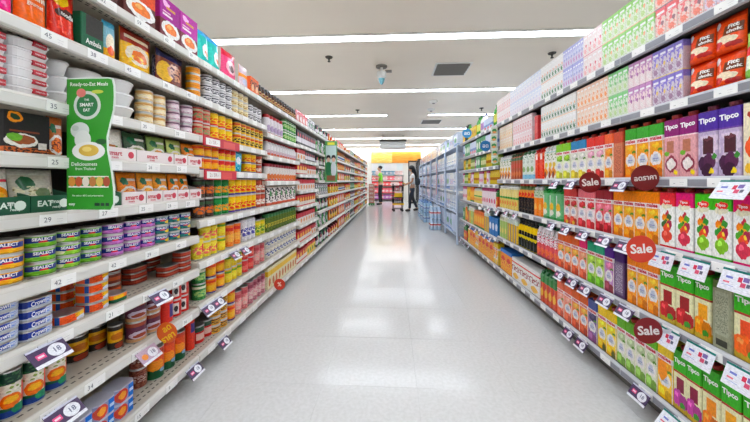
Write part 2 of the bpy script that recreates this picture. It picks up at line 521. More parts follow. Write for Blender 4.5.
# price tickets
prices = {0: ['9', '12', '15'], 1: ['21', '34', '18'], 2: ['34', '21', '27'], 3: ['42', '42', '29'], 4: ['29', '27', '25'], 5: ['25', '28', '26'], 6: ['35', '32'], 7: ['45', '38'], 8: ['59', '62']}
prng = random.Random(3)
for (r, side, y0, y1, lv) in BAYS:
    if y0 > 4.2: continue
    for i, z in enumerate(lv):
        y = max(y0, .82 if side == 'L' else 1.05) + .06 + prng.random() * .05; q = 0
        while y < y1 - .05:
            ticket(r, side, y0, y1, y, z, prices[i % 9][q % len(prices[i % 9])] if side == 'L' and y0 < 1 else None)
            y += (.13 if y0 < 2 else .17) + prng.random() * .07; q += 1

# ================================================================== PRODUCT SHAPES
# every product: origin at its base, front at y = 0, +x to the reader's right, +y into the shelf
M_METAL = mat('tin_metal', (200, 200, 200), .28, metal=.9)
def lathe_uv(name, prof, lab, seg=18, close_top=True):
    """prof: (r, z, matindex of the band above); label UV: v over the label band, u 0-1 over the front half"""
    rmax = max(p[0] for p in prof)
    zs = [p[1] for i, p in enumerate(prof) if p[2] == 0] + [prof[i + 1][1] for i, p in enumerate(prof[:-1]) if p[2] == 0]
    z0, z1 = min(zs), max(zs)
    V = []; Fc = []; FM = []; UV = []
    n = len(prof)
    for r, z, m in prof:
        for k in range(seg):
            a = -PI / 2 + 2 * PI * (k + .5) / seg
            V.append((r * math.cos(a), rmax + r * math.sin(a), z))
    for i in range(n - 1):
        for k in range(seg):
            q = (k + 1) % seg
            Fc.append((i * seg + k, i * seg + q, (i + 1) * seg + q, (i + 1) * seg + k)); FM.append(prof[i][2])
            u0 = .5 + (k + .5) / seg * 2; u1 = .5 + (k + 1.5) / seg * 2
            sh = math.floor((u0 + u1) / 2)
            u0 -= sh; u1 -= sh
            va = (prof[i][1] - z0) / (z1 - z0); vb = (prof[i + 1][1] - z0) / (z1 - z0)
            UV.append(((u0, va), (u1, va), (u1, vb), (u0, vb)))
    Fc.append(tuple(range(seg))[::-1]); FM.append(min(1, len(lab) - 1)); UV.append(tuple((5, 5) for _ in range(seg)))
    if close_top:
        Fc.append(tuple((n - 1) * seg + k for k in range(seg))); FM.append(prof[-1][2]); UV.append(tuple((5, 5) for _ in range(seg)))
    me = mesh(name, V, Fc, lab, FM, UV)
    for p in me.polygons: p.use_smooth = abs(p.normal.z) < .5
    return me

PR = {}
def reg(key, name, cat, desc, w, d, h, root, parts=()):
    PR[key] = dict(name=name, cat=cat, desc=desc, w=w, d=d, h=h, root=root, parts=list(parts))

def can(key, r, h, base, layers, desc, name='food_can', txt=None, rough=.3, lid=M_METAL, seg=18):
    lm = label_mat('label_' + key, base, layers, rough)
    root = lathe_uv(name, [(r * .97, 0, 1), (r, .002, 1), (r, .005, 0), (r, h - .005, 1), (r, h - .002, 1), (r * .98, h, 1), (r * .93, h, 1)], [lm, M_METAL], seg, close_top=False)
    lidm = MB().lathe([(r * .92, h - .006), (r * .935, h - .0001)], seg, 0, (0, r, 0))
    lidm.lathe([(r * .3, h - .0045), (r * .32, h - .0035), (r * .2, h - .003)], 8, 0, (0, r * .8, 0))
    lidmesh = lidm.me('lid', lid)
    parts = [('lid', lidmesh)]
    if txt: parts.append(('lettering', lettering_mesh(txt, r)))
    reg(key, name, 'can', desc, 2 * r, 2 * r, h, root, parts)

def jar(key, r, h, base, layers, desc, lidc=(190, 30, 35), name='sauce_jar', lidh=.02, shoulder=.92, cat='jar', txt=None):
    lm = label_mat('label_' + key, base, layers, .25)
    hb = h - lidh
    root = lathe_uv(name, [(r * .9, 0, 0), (r, .006, 0), (r, hb * .8, 0), (r * shoulder, hb * .95, 0), (r * .8, hb, 0)], [lm, lm], 16)
    cap = MB().lathe([(r * .84, hb - .002), (r * .86, hb), (r * .86, h - .003), (r * .8, h)], 16, 0, (0, r, 0)).me('cap', mat('cap_%d_%d_%d' % lidc, lidc, .35), smooth=False)
    reg(key, name, cat, desc, 2 * r, 2 * r, h, root, [('cap', cap)] + ([('lettering', lettering_mesh(txt, r))] if txt else []))

def bottle(key, r, h, base, layers, desc, capc=(235, 235, 235), name='juice_bottle', neck=.35, rough=.2, txt=None):
    lm = label_mat('label_' + key, base, layers, rough)
    prof = [(r * .88, 0, 0), (r, .008, 0), (r, h * .3, 0), (r * .96, h * .34, 0), (r, h * .38, 0), (r, h * .62, 0), (r * .86, h * .74, 0), (r * neck * 1.15, h * .88, 0), (r * neck, h * .9, 0), (r * neck, h * .93, 0)]
    root = lathe_uv(name, prof, [lm, lm], 16)
    cap = MB().lathe([(r * neck * 1.15, h * .925), (r * neck * 1.2, h * .94), (r * neck * 1.15, h)], 12, 0, (0, r, 0)).me('cap', mat('cap_%d_%d_%d' % capc, capc, .35))
    reg(key, name, 'bottle', desc, 2 * r, 2 * r, h, root, [('cap', cap)] + ([('lettering', lettering_mesh(txt, r))] if txt else []))

def box_uv(name, w, d, h, lm, ch=.003, slope=0, slope_y=.8):
    """carton with chamfered upright edges; slope: how much the front top edge lies below the back"""
    hw = w / 2
    ring = [(-hw + ch, 0), (hw - ch, 0), (hw, ch), (hw, d - ch), (hw - ch, d), (-hw + ch, d), (-hw, d - ch), (-hw, ch)]
    def zt(y): return h - slope * (1 - min(1, y / (d * slope_y)))
    V = [(x, y, 0) for x, y in ring] + [(x, y, zt(y)) for x, y in ring]
    us = [(ch / w, 1 - ch / w), (1 - ch / w, 1), (2, 3), (3, 3.02), (4 + ch / w, 5 - ch / w), (5, 5.02), (6, 7), (0, ch / w)]
    Fc = []; UV = []
    for i in range(8):
        j = (i + 1) % 8
        Fc.append((i, j, 8 + j, 8 + i))
        u0, u1 = us[i]
        UV.append(((u0, 0), (u1, 0), (u1, V[8 + j][2] / h), (u0, V[8 + i][2] / h)))
    Fc.append(tuple(range(8))[::-1]); UV.append(tuple((8, .02) for _ in range(8)))
    Fc.append(tuple(range(8, 16))); UV.append(tuple((8, .985) for _ in range(8)))
    return mesh(name, V, Fc, [lm], None, UV)

def box(key, w, d, h, base, layers, desc, name='food_box', cat='box', txt=None, rough=.4, ch=.0025, parts=()):
    lm = label_mat('label_' + key, base, layers, rough)
    parts = list(parts)
    if txt: parts.append(('lettering', lettering_mesh(txt)))
    reg(key, name, cat, desc, w, d, h, box_uv(name, w, d, h, lm, ch), parts)

def carton(key, base, layers, desc, w=.07, d=.072, h=.252, capc=(170, 40, 30), txt=None, slope=.014, ch=.003, name='juice_carton', rough=.3):
    """one-litre brick carton with slanting top and screw cap"""
    lm = label_mat('label_' + key, base, layers, rough)
    root = box_uv(name, w, d, h, lm, ch, slope)
    cap = MB().lathe([(.0155, 0), (.0165, .004), (.0165, .014), (.015, .017)], 12, 0, (0, 0, 0)).me('cap', mat('cap_%d_%d_%d' % capc, capc, .35))
    tilt = math.atan2(slope, d * .8)
    M = Matrix.Translation((0, d * .36, h - slope * (1 - .36 / .8) - .001)) @ Matrix.Rotation(tilt, 4, 'X')
    cap.transform(M)
    fold = MB().box(-w / 2 + .002, w / 2 - .002, d * .9, d * .9 + .002, h - .001, h + .004).me('top_seam', lm)
    parts = [('cap', cap), ('top_seam', fold)]
    if txt: parts.append(('lettering', lettering_mesh(txt)))
    reg(key, name, 'juice carton', desc, w, d, h, root, parts); PR[key]['over'] = .012

def pouch_mesh(name, w, h, t, lm, nu=8, nv=9, taper=.04):
    V = []; Fc = []; UV = []
    def pt(i, j, s):
        u = i / nu; v = j / nv
        e = max(0.0, 1 - abs(2 * u - 1) ** 3)
        prof = (1 - v) ** .55 * (.35 + .65 * min(1, v * 6 + .55)) if v < 1 else 0
        th = t / 2 * e * prof + .0012
        wob = .004 * math.sin(5 * v + 9 * u) * e
        ww = w * (1 - taper * math.sin(PI * v) * .6)
        return ((u - .5) * ww, t / 2 + s * th + wob * .4, v * h)
    n = (nu + 1) * (nv + 1)
    for s in (-1, 1):
        for j in range(nv + 1):
            for i in range(nu + 1): V.append(pt(i, j, s))
    idx = lambda s, i, j: s * n + j * (nu + 1) + i
    for s in (0, 1):
        for j in range(nv):
            for i in range(nu):
                q = (idx(s, i, j), idx(s, i + 1, j), idx(s, i + 1, j + 1), idx(s, i, j + 1))
                uv = ((i / nu, j / nv), ((i + 1) / nu, j / nv), ((i + 1) / nu, (j + 1) / nv), (i / nu, (j + 1) / nv))
                if s: q = q[::-1]; uv = uv[::-1]
                Fc.append(q); UV.append(uv)
    for i in range(nu):
        for j in (0, nv):
            q = (idx(0, i, j), idx(1, i, j), idx(1, i + 1, j), idx(0, i + 1, j))
            Fc.append(q if j == 0 else q[::-1]); UV.append(((.5, j / nv),) * 4)
    for j in range(nv):
        for i in (0, nu):
            q = (idx(0, i, j), idx(0, i, j + 1), idx(1, i, j + 1), idx(1, i, j))
            Fc.append(q if i == 0 else q[::-1]); UV.append(((i / nu, .5),) * 4)
    me = mesh(name, V, Fc, [lm], None, UV, smooth=True)
    return me

def pouch(key, w, h, t, base, layers, desc, name='snack_pouch', rough=.22, txt=None):
    lm = label_mat('label_' + key, base, layers, rough)
    parts = []
    if txt:
        me = lettering_mesh(txt)
        for v in me.vertices:       # drape the print over the bulging front
            u = min(1, max(0, v.co.x / w + .5)); vv = min(.999, max(0, v.co.z / h))
            e = max(0, 1 - abs(2 * u - 1) ** 3)
            th = t / 2 * e * (1 - vv) ** .55 * (.35 + .65 * min(1, vv * 6 + .55)) + .0012
            v.co.y = t / 2 - th + .0016 * math.sin(5 * vv + 9 * u) * e - .0012
        parts.append(('lettering', me))
    reg(key, name, 'pouch', desc, w, t, h, pouch_mesh(name, w, h, t, lm), parts)

def multipack(key, base, layers, desc, n=4, cw=.047, cd=.04, ch=.128, rough=.3, straw=True):
    """shrink-wrapped strip of small drink cartons: root is the first carton, the others are parts"""
    lm = label_mat('label_' + key, base, layers, rough)
    one = box_uv('drink_carton', cw - .001, cd, ch, lm, .0015)
    W = cw * n
    parts = []
    for i in range(n):
        m = one.copy(); m.transform(Matrix.Translation((-W / 2 + cw * (i + .5), 0, 0)))
        parts.append(('drink_carton', m))
    reg(key, 'drink_multipack', 'drink pack', desc, W, cd, ch, None, parts)

# ------------------------------------------------------------------ placing
SHELF_WORD = {'L': 'tinned-food', 'R': 'drinks'}
def put(key, x, y, z, rz, label, group, tilt=0, detail=True, dy=0):
    p = PR[key]
    o = bpy.data.objects.new(p['name'], p['root']); col.objects.link(o)
    o.location = (x, y, z); o.rotation_euler = (tilt, 0, rz)
    tag(o, label, p['cat'], group)
    if detail or p['root'] is None:
        for n, m in p['parts']:
            c = bpy.data.objects.new(n, m); col.objects.link(c); c.parent = o
    return o

def tierword(i, n):
    if n == 1: return ''
    if n == 2: return ('bottom', 'top')[i] + ' tier'
    if n == 3: return ('bottom', 'middle', 'top')[i] + ' tier'
    return ('bottom tier' if i == 0 else 'top tier' if i == n - 1 else names[i] + ' tier up')

def shelfname(side, z):
    lv = LV1 if side == 'L' else RV1
    i = min(range(len(lv)), key=lambda k: abs(lv[k] - z))
    return ('bottom' if i == 0 else 'top' if i == len(lv) - 1 else names[i]) + ' shelf'

def headroom(side, z, y):
    best = .6
    for (r, sd, y0, y1, lv) in BAYS:
        if sd == side and y0 <= y <= y1:
            up = [q for q in lv if q > z + .03]
            if up: best = min(best, up[0] - .034 - z)
    return best

def run(side, z, a, b_, key, stack=1, back=.025, px=True, detail=True, tilt=0, n=None, gap=.002, where=None, lower=None, turn=None, rows=1):
    """a row of one product on one shelf from a to b (image columns of the shelf edge, or metres)"""
    p = PR[key]
    X = (XL - back) if side == 'L' else (XR + back)
    if px: ya, yb = sorted((along(a, X), along(b_, X)))
    else: ya, yb = a, b_
    mid = (ya + yb) / 2
    own = [q for q in BAYS if q[1] == side and q[2] <= mid <= q[3]]
    if own:
        near = lambda q: min(abs(v - z) for v in q[4]) < .006
        lo, hi = own[0][2], own[0][3]
        for q in BAYS:
            if q[1] == side and near(q) and abs(q[3] - lo) < .01: lo = q[2]
            if q[1] == side and near(q) and abs(q[2] - hi) < .01: hi = q[3]
        ya, yb = max(ya, lo + .004), min(yb, hi - .004)
    L = yb - ya
    W = p['w'] + gap
    if n is None: n = max(1, int(L / W + .35))
    pitch = L / n
    soft = p['cat'] in ('pouch', 'juice carton', 'drink pack', 'box', 'drink case', 'drink box')
    sx = min(1.22 if soft else 1.0, (pitch - .0012) / p['w'])
    rz = PI / 2 if side == 'L' else -PI / 2
    where = where or ('on %s' % shelfname(side, z))
    sgn = -1 if side == 'L' else 1
    room = headroom(side, z, (ya + yb) / 2)
    for rw in range(rows):
      for i in range(n):
        y = ya + pitch * (i + .5)
        st = stack if not isinstance(stack, (list, tuple)) else stack[i % len(stack)]
        hh = p['h'] + p.get('over', 0)
        sz = min(1.0, (room - .006) / (st * hh + .0003 * st))
        if (side == 'L' and y > 1.6) or y > 3.4: sz = min(1.3 - .08 * (i % 2) * (p['cat'] == 'pouch'), (room - .012) / (st * hh)) if room < .5 else sz
        for k in range(st):
            bits = []
            if n > 1: bits.append('%s from camera end' % names[i] if i < 20 else '%d from camera end' % i)
            if st > 1: bits.append(tierword(k, st))
            if rw: bits.append('%s row in' % names[rw])
            lab = ', '.join([p['desc'] + ' ' + where] + bits).replace(' from camera end, ', ' along, ')
            if len(lab.split()) > 16: lab = lab.replace(' with ', ', ', 1).replace('from camera end', 'along')
            jx = rnd.uniform(-.0015, .0015)
            o = put(key, X + sgn * (jx + rw * (p['d'] + .004)), y, z + .0004 + k * (p['h'] * sz + .0003), rz + rnd.uniform(-.01, .01) * (pitch > p['w'] * sx * 1.03), lab, p['desc'] + ' row ' + where, tilt, detail)
            o.scale = (sx, 1, sz)
            if turn is None and side == 'L' and p['cat'] == 'can' and y < 2.6: tn = -.42 + rnd.uniform(-.12, .12)
            else: tn = turn or 0
            if tn:      # turn the can about its own axis
                c0 = Vector((0, p['d'] / 2, 0)); o.scale = (sx, sx, sz); rr = o.rotation_euler.z
                c_w = Matrix.Rotation(rr, 3, 'Z') @ c0
                o.rotation_euler.z = rr + tn
                o.location = o.location + c_w - Matrix.Rotation(rr + tn, 3, 'Z') @ (c0 * sx)

# ================================================================== PRODUCT CATALOGUE: drinks side
WHITE = (244, 244, 242); RED = (200, 30, 40)
def malee(key, top, body, fr, low, desc, extra=(), capc=(170, 45, 30), **kw):
    carton(key, tuple(int(v + (236 - v) * .22) for v in body), [('n', 4, .52, body, (0, 1, .0, .64)),
                       ('e', .56, .555, .4, .085, tuple(int(c * .94) for c in fr)), ('e', .5, .575, .24, .04, tuple(min(255, c + 26) for c in fr)), ('e', .8, .49, .16, .024, (96, 140, 44)),
                       ('e', .3, .1, .38, .12, low), ('e', .8, .07, .28, .1, tuple(int(c * .84) for c in low)), ('e', .3, .12, .2, .06, tuple(min(255, c + 34) for c in low)),
                       ('e', .5, .335, .42, .12, (238, 232, 230)), ('e', .5, .34, .25, .07, (196, 200, 216)), ('r', .3, .7, .33, .345, (140, 140, 184)), ('r', .36, .64, .3, .31, (150, 160, 150)), ('r', .97, 1.0, 0, .64, (250, 240, 226))] + list(extra) +
           [('v', .645, .735, (248, 240, 238)), ('v', .735, 1.1, top)], desc, capc=capc,
           txt=[('malee', .025, 0, .176, (205, 35, 60), .04)], **kw)
malee('m_orange_green', (64, 165, 48), (246, 152, 24), (250, 176, 30), (240, 132, 16), 'orange juice carton with green top')
malee('m_orange', (245, 140, 20), (247, 158, 30), (252, 190, 50), (242, 140, 20), 'all-orange juice carton')
malee('m_red', (214, 52, 40), (240, 232, 215), (235, 170, 190), (200, 40, 40), 'cream juice carton with red top')
malee('m_blue', (24, 128, 178), (236, 238, 220), (225, 225, 215), (232, 205, 60), 'white juice carton with blue top')
malee('m_lime', (140, 205, 30), (232, 240, 205), (150, 195, 40), (215, 215, 70), 'pale juice carton with lime green top')
malee('m_tangerine', (238, 108, 58), (246, 168, 110), (248, 150, 40), (246, 160, 40), 'tangerine juice carton with orange-red top')
malee('m_cherry', (140, 30, 45), (222, 70, 84), (240, 130, 150), (180, 25, 40), 'crimson juice carton with maroon top')
malee('m_straw', (228, 120, 130), (245, 214, 220), (214, 50, 60), (220, 50, 60), 'pale pink strawberry juice carton')
malee('m_mixred', (196, 60, 60), (232, 180, 170), (190, 40, 44), (214, 70, 50), 'mixed-berry juice carton with rosy top', extra=[('e', .5, .05, .2, .06, (235, 190, 60))])
malee('m_green2', (40, 160, 120), (168, 208, 62), (190, 225, 90), (120, 190, 40), 'green guava juice carton with teal top')
malee('m_grape', (82, 28, 132), (186, 130, 190), (226, 130, 170), (150, 50, 70), 'purple juice carton with violet top')
malee('m_pinktop', (225, 30, 110), (238, 120, 90), (248, 170, 130), (230, 90, 50), 'coral juice carton with hot pink top')
malee('m_org2', (226, 104, 40), (238, 116, 52), (252, 180, 70), (220, 80, 30), 'deep orange juice carton')
malee('m_yellow', (246, 208, 20), (247, 212, 24), (252, 226, 60), (244, 190, 20), 'bright yellow pineapple juice carton', extra=[('e', .75, .05, .2, .09, (90, 90, 30))])
malee('m_ygreen', (110, 180, 40), (226, 228, 205), (190, 205, 160), (150, 195, 90), 'pale grey-green juice carton with green top')
malee('m_navy', (72, 84, 150), (120, 90, 150), (60, 50, 90), (150, 80, 140), 'blue-violet berry juice carton')
malee('m_salmon', (232, 110, 70), (240, 124, 96), (250, 170, 150), (236, 100, 60), 'salmon-coloured juice carton')
malee('m_mango', (232, 200, 40), (248, 200, 40), (250, 170, 20), (250, 196, 30), 'yellow mango juice carton with stripe', extra=[('e', .35, .5, .32, .2, (248, 150, 20))])
TP = [('Tipco', .027, 0, .21, (250, 248, 250), .04, .06)]
carton('t_grape', (196, 178, 206), [('n', 4, .5, (222, 205, 222), (0, 1, .2, .6)), ('r', .28, .8, .33, .55, (74, 34, 44)), ('e', .54, .55, .26, .025, (110, 60, 70)),
       ('e', .3, .2, .26, .11, (70, 34, 66)), ('e', .62, .22, .3, .12, (86, 40, 74)), ('e', .5, .09, .3, .1, (60, 26, 54)), ('e', .85, .3, .12, .05, (70, 140, 60)), ('e', .72, .075, .13, .038, (240, 214, 40)),
       ('v', .655, .68, (110, 70, 150)), ('v', .68, 1.1, (78, 44, 150))], 'deep purple grape juice carton', w=.0735, capc=(120, 40, 60), txt=TP, h=.256)
carton('t_mangosteen', (226, 168, 172), [('r', .2, .66, .4, .6, (186, 120, 96)), ('e', .5, .22, .4, .13, (140, 52, 72)), ('e', .48, .215, .3, .09, (244, 236, 232)), ('e', .2, .4, .16, .04, (120, 180, 60)), ('e', .78, .07, .14, .038, (240, 214, 40)),
       ('v', .655, .675, (250, 220, 225)), ('v', .675, 1.1, (138, 28, 108))], 'magenta mangosteen juice carton', w=.0705, capc=(170, 45, 45), txt=[('Tipco', .026, 0, .21, (250, 248, 250), .04, .06)], h=.254)
carton('t_cream', (244, 232, 206), [('e', .5, .38, .4, .14, (228, 92, 40)), ('e', .5, .1, .4, .08, (240, 190, 60)), ('e', .5, .8, .3, .06, (180, 60, 40))], 'cream juice carton with orange cup picture', w=.0735, h=.256)
def tipveg(key, top, fruit, leaf, desc, **kw):
    carton(key, (247, 246, 242), [('e', .52, .585, .13, .05, (190, 40, 70)), ('e', .36, .52, .17, .055, (240, 140, 30)), ('e', .66, .52, .17, .055, leaf), ('e', .5, .45, .2, .06, (236, 190, 50)), ('e', .32, .4, .18, .06, leaf), ('e', .68, .41, .17, .065, (170, 40, 80)), ('e', .5, .34, .24, .06, (226, 90, 50)), ('e', .46, .46, .07, .03, (60, 120, 50)), ('e', .6, .37, .07, .03, (250, 214, 80)),
           ('e', .5, .2, .36, .11, fruit), ('e', .42, .23, .12, .04, tuple(min(255, c + 50) for c in fruit)), ('v', .0, .03, top), ('v', .715, 1.1, top),
           ('e', .5, .72, .36, .05, (236, 230, 205)), ('e', .5, .795, .34, .045, (236, 60, 60))], desc, w=.0725, h=.256,
           txt=[('Tipco', .014, 0, .204, (250, 250, 250), .03)], **kw)
tipveg('t_veg_pink', (222, 28, 116), (206, 60, 84), (90, 170, 60), 'white vegetable juice carton with pink top')
tipveg('t_veg_green', (78, 190, 38), (140, 195, 60), (60, 150, 60), 'white vegetable juice carton with green top')
tipveg('t_veg_red', (222, 50, 62), (222, 78, 60), (70, 110, 60), 'white vegetable juice carton with red top')
def tipgreen(key, fruit, glass, desc, ground=(238, 232, 190), **kw):
    carton(key, ground, [('v', .0, .12, (200, 170, 60)), ('r', .25, .8, .3, .52, glass), ('e', .3, .2, .34, .13, fruit), ('e', .75, .17, .3, .12, tuple(int(c * .85) for c in fruit)), ('e', .7, .1, .2, .04, (70, 150, 50)), ('e', .25, .24, .14, .04, tuple(min(255, c + 50) for c in fruit)),
           ('v', .585, .615, (170, 50, 40)), ('v', .615, 1.1, (66, 178, 40))], desc, w=.0735, h=.256, txt=[('Tipco', .026, 0, .2, (250, 250, 246), .035, .05)], **kw)
tipgreen('t_beet', (196, 42, 46), (150, 30, 34), 'green-topped beetroot juice carton')
tipgreen('t_pepper', (246, 150, 26), (240, 170, 40), 'green-topped pepper juice carton')
tipgreen('t_tomato', (240, 112, 40), (226, 84, 40), 'green-topped tomato juice carton')
tipgreen('t_purple', (196, 70, 160), (130, 30, 60), 'green-topped purple potato juice carton')
tipgreen('t_carrot', (244, 132, 30), (240, 150, 40), 'green-topped carrot juice carton')
carton('t_side', (150, 152, 128), [('r', .2, .8, .05, .14, (60, 60, 50)), ('r', .15, .85, .2, .8, (168, 170, 148)), ('n', 22, .55, (110, 112, 92), (.18, .82, .24, .75)), ('v', .84, 1.1, (92, 110, 60))], 'grey-green carton turned side-on showing small print', w=.0735, h=.256)
carton('m_side_org', (206, 118, 84), [('r', .1, .9, .05, .7, (206, 128, 98)), ('n', 20, .55, (160, 80, 60), (.15, .85, .1, .66)), ('v', .72, 1.1, (196, 78, 48))], 'brick-orange carton turned side-on showing small print')
carton('m_side_pur', (92, 66, 104), [('r', .1, .9, .05, .7, (120, 100, 126)), ('n', 20, .55, (200, 190, 205), (.15, .85, .1, .66)), ('v', .72, 1.1, (62, 22, 92))], 'dark violet carton turned side-on showing small print')
# slimmer prism cartons and coconut cartons
def prism(key, base, layers, desc, capc=(240, 240, 240), w=.062, h=.25, txt=None):
    carton(key, base, layers, desc, w=w, d=.062, h=h, capc=capc, slope=.05, ch=.011, txt=txt)
prism('p_white_fruit', (240, 236, 230), [('e', .5, .2, .42, .16, (230, 150, 30)), ('e', .4, .12, .25, .1, (130, 50, 40)), ('e', .6, .42, .3, .08, (226, 190, 60)), ('n', 7, .56, (120, 150, 80), (0, 1, .55, .8)), ('v', .78, .9, (150, 190, 190))], 'white prism carton with orange fruit picture')
prism('p_red', (214, 58, 34), [('n', 6, .55, (236, 90, 50), (0, 1, 0, .6)), ('v', .72, .9, (226, 110, 60)), ('r', .3, .7, .62, .8, (246, 236, 230))], 'scarlet prism carton', capc=(200, 40, 30))
prism('p_white_green', (228, 234, 226), [('v', 0, .16, (140, 196, 220)), ('e', .5, .34, .36, .1, (150, 180, 120)), ('n', 6, .55, (60, 120, 80), (0, 1, .68, .85)), ('e', .5, .6, .3, .05, (190, 200, 190))], 'white prism carton with blue foot and leaves', capc=(70, 120, 80))
prism('p_brown', (176, 84, 56), [('v', .7, .9, (70, 110, 80)), ('e', .5, .2, .4, .12, (214, 120, 60)), ('e', .5, .5, .35, .1, (200, 70, 50))], 'reddish-brown tea carton with green shoulder', capc=(60, 90, 60))
prism('p_coco', (116, 186, 132), [('r', -.1, .3, 0, .72, (240, 242, 238)), ('e', .45, .38, .3, .12, (240, 190, 60)), ('e', .5, .2, .3, .08, (245, 240, 225)), ('v', .78, 1.1, (24, 138, 52)), ('v', 0, .07, (60, 150, 80))], 'green coconut water carton', capc=(20, 120, 50), w=.07, h=.256)
bottle('p_blackorange', .0285, .255, (34, 30, 34), [('v', .58, .64, (235, 120, 30)), ('v', .64, .86, (226, 150, 60)), ('e', .5, .7, .3, .08, (214, 60, 40)), ('v', .86, 1.1, (110, 140, 80)), ('n', 9, .58, (90, 70, 60), (.1, .9, .1, .5))], 'black and orange slim bottle', capc=(210, 70, 40), neck=.42)
prism('p_orangewhite', (238, 138, 48), [('v', .6, 1.1, (206, 214, 190)), ('e', .5, .3, .3, .1, (250, 200, 110)), ('n', 6, .55, (80, 150, 90), (0, 1, .65, .9))], 'orange slim carton with pale green top', w=.056)
prism('p_yellowgreen', (232, 208, 120), [('v', .42, .5, (60, 160, 70)), ('v', .5, .8, (240, 222, 150)), ('e', .5, .25, .35, .1, (226, 140, 50)), ('v', .8, 1.1, (240, 236, 215))], 'yellow soy carton with green belt', w=.06)
bottle('p_blackyellow', .0285, .255, (32, 34, 30), [('e', .5, .42, .38, .06, (230, 210, 40)), ('v', .56, .86, (250, 210, 20)), ('e', .35, .62, .18, .06, (30, 30, 26)), ('e', .7, .56, .15, .08, (30, 30, 26)), ('v', 0, .03, (200, 180, 40))], 'black and yellow slim bottle', capc=(40, 40, 40), neck=.42)
bottle('p_pinkflower', .0305, .255, (226, 96, 100), [('v', .45, 1.1, (240, 228, 232)), ('n', 8, .55, (214, 60, 100), (0, 1, .42, .8)), ('n', 7, .58, (60, 130, 90), (0, 1, .6, .9)), ('e', .5, .2, .3, .12, (246, 120, 80))], 'white and rose flowered slim bottle', capc=(30, 90, 60), neck=.45)
prism('p_yellowstripe', (236, 196, 60), [('r', .35, .65, 0, .8, (100, 90, 120)), ('v', .7, 1.1, (214, 224, 214))], 'yellow carton with violet stripe and pale top', w=.062)
prism('p_greenpale', (178, 206, 120), [('e', .5, .3, .35, .12, (226, 214, 120)), ('v', .7, 1.1, (226, 226, 200))], 'pale green barley drink carton', w=.062)
prism('p_redmix', (214, 90, 60), [('v', .6, 1.1, (60, 130, 70)), ('e', .5, .3, .35, .14, (240, 190, 60)), ('e', .3, .5, .2, .1, (180, 30, 50))], 'red and yellow fruit carton with green neck', capc=(30, 110, 60), w=.062)

# small drink cartons in shrink packs (top two shelves)
def dpack(key, base, top, fruit, leaf, desc, ch=.128, n=4, cw=.047):
    pale = lambda c, k=.45: tuple(int(v + (240 - v) * k) for v in c)
    multipack(key, pale(base, .45), [('v', .78, 1.1, pale(top, .25)), ('n', 3.2, .52, pale(top, .3), (0, 1, .45, .8)), ('n', 5, .52, pale(fruit, .3), (.06, .94, .06, .45)), ('e', .5, .22, .26, .1, pale(fruit, .15)), ('e', .68, .47, .15, .07, pale(leaf, .3)), ('r', .14, .86, .8, .88, (246, 244, 244)), ('v', 0, .035, pale(leaf))], desc, n=n, ch=ch, cw=cw)
dpack('d_green', (222, 234, 200), (132, 204, 92), (186, 214, 140), (240, 150, 100), 'lime green soy milk pack')
dpack('d_red', (240, 196, 180), (232, 90, 96), (240, 130, 110), (120, 70, 80), 'coral red milk pack')
dpack('d_lilac', (226, 206, 232), (170, 140, 205), (235, 150, 140), (60, 50, 80), 'lilac milk pack')
dpack('d_pinkwhite', (244, 228, 224), (238, 214, 212), (236, 176, 176), (206, 60, 80), 'white and blush milk pack')
dpack('d_bluelilac', (200, 200, 232), (150, 150, 214), (190, 130, 180), (110, 120, 180), 'periwinkle blue milk pack')
dpack('d_whitegreen', (244, 238, 236), (240, 236, 234), (60, 110, 70), (226, 120, 60), 'white milk pack with dark green leaves')
dpack('d_whiteplain', (240, 236, 244), (214, 220, 240), (228, 210, 226), (200, 190, 226), 'plain white milk pack')
dpack('d_purple', (196, 176, 196), (104, 84, 190), (150, 110, 140), (236, 190, 60), 'violet prune drink pack', ch=.121)
dpack('d_mauve', (240, 200, 204), (182, 110, 172), (240, 228, 226), (130, 40, 110), 'mauve berry drink pack', ch=.121)
dpack('d_green2', (216, 228, 196), (112, 204, 108), (190, 216, 150), (90, 170, 80), 'mint green tea drink pack', ch=.121)
dpack('d_orange', (246, 222, 200), (246, 196, 164), (242, 150, 84), (232, 120, 60), 'peach orange drink pack', ch=.121)
dpack('d_whitetree', (236, 232, 224), (240, 236, 232), (54, 96, 60), (240, 150, 70), 'white drink pack with dark green trees', ch=.121)
dpack('d_pinkred', (242, 214, 214), (236, 196, 200), (226, 150, 150), (214, 90, 100), 'rose pink drink pack', ch=.121)
dpack('d_cream', (246, 228, 200), (240, 206, 176), (240, 186, 120), (226, 150, 90), 'creamy peach drink pack', ch=.121)
box('b_redend', .05, .1, .2, (206, 60, 62), [('r', .2, .8, .3, .7, (224, 96, 96))], 'plain red drink case', name='drink_case', cat='drink case')
pouch('dp_red', .098, .165, .06, (232, 84, 26), [('v', .86, 1.1, (206, 60, 20)), ('r', .42, .96, .45, .72, (120, 66, 40)), ('e', .45, .32, .42, .12, (244, 226, 196)), ('e', .25, .22, .2, .12, (196, 30, 30)), ('e', .75, .16, .2, .08, (170, 30, 30)), ('e', .12, .8, .12, .1, (246, 240, 236))],
      'orange-red drink pouch with cocoa swirl', name='drink_pouch', txt=[('Fitt', .024, .02, .11, (246, 240, 230), .04), ('chok', .02, .022, .088, (246, 240, 230), .04)])
pouch('dp_green', .1, .165, .06, (140, 196, 90), [('v', .8, 1.1, (180, 220, 120)), ('e', .4, .4, .36, .2, (236, 240, 220)), ('e', .3, .6, .2, .1, (220, 50, 60))], 'lime green drink pouch', name='drink_pouch')

# ================================================================== DRINKS SIDE, shelf by shelf
R1, R2, R3, R4, R5, R6 = RV1
B = .02
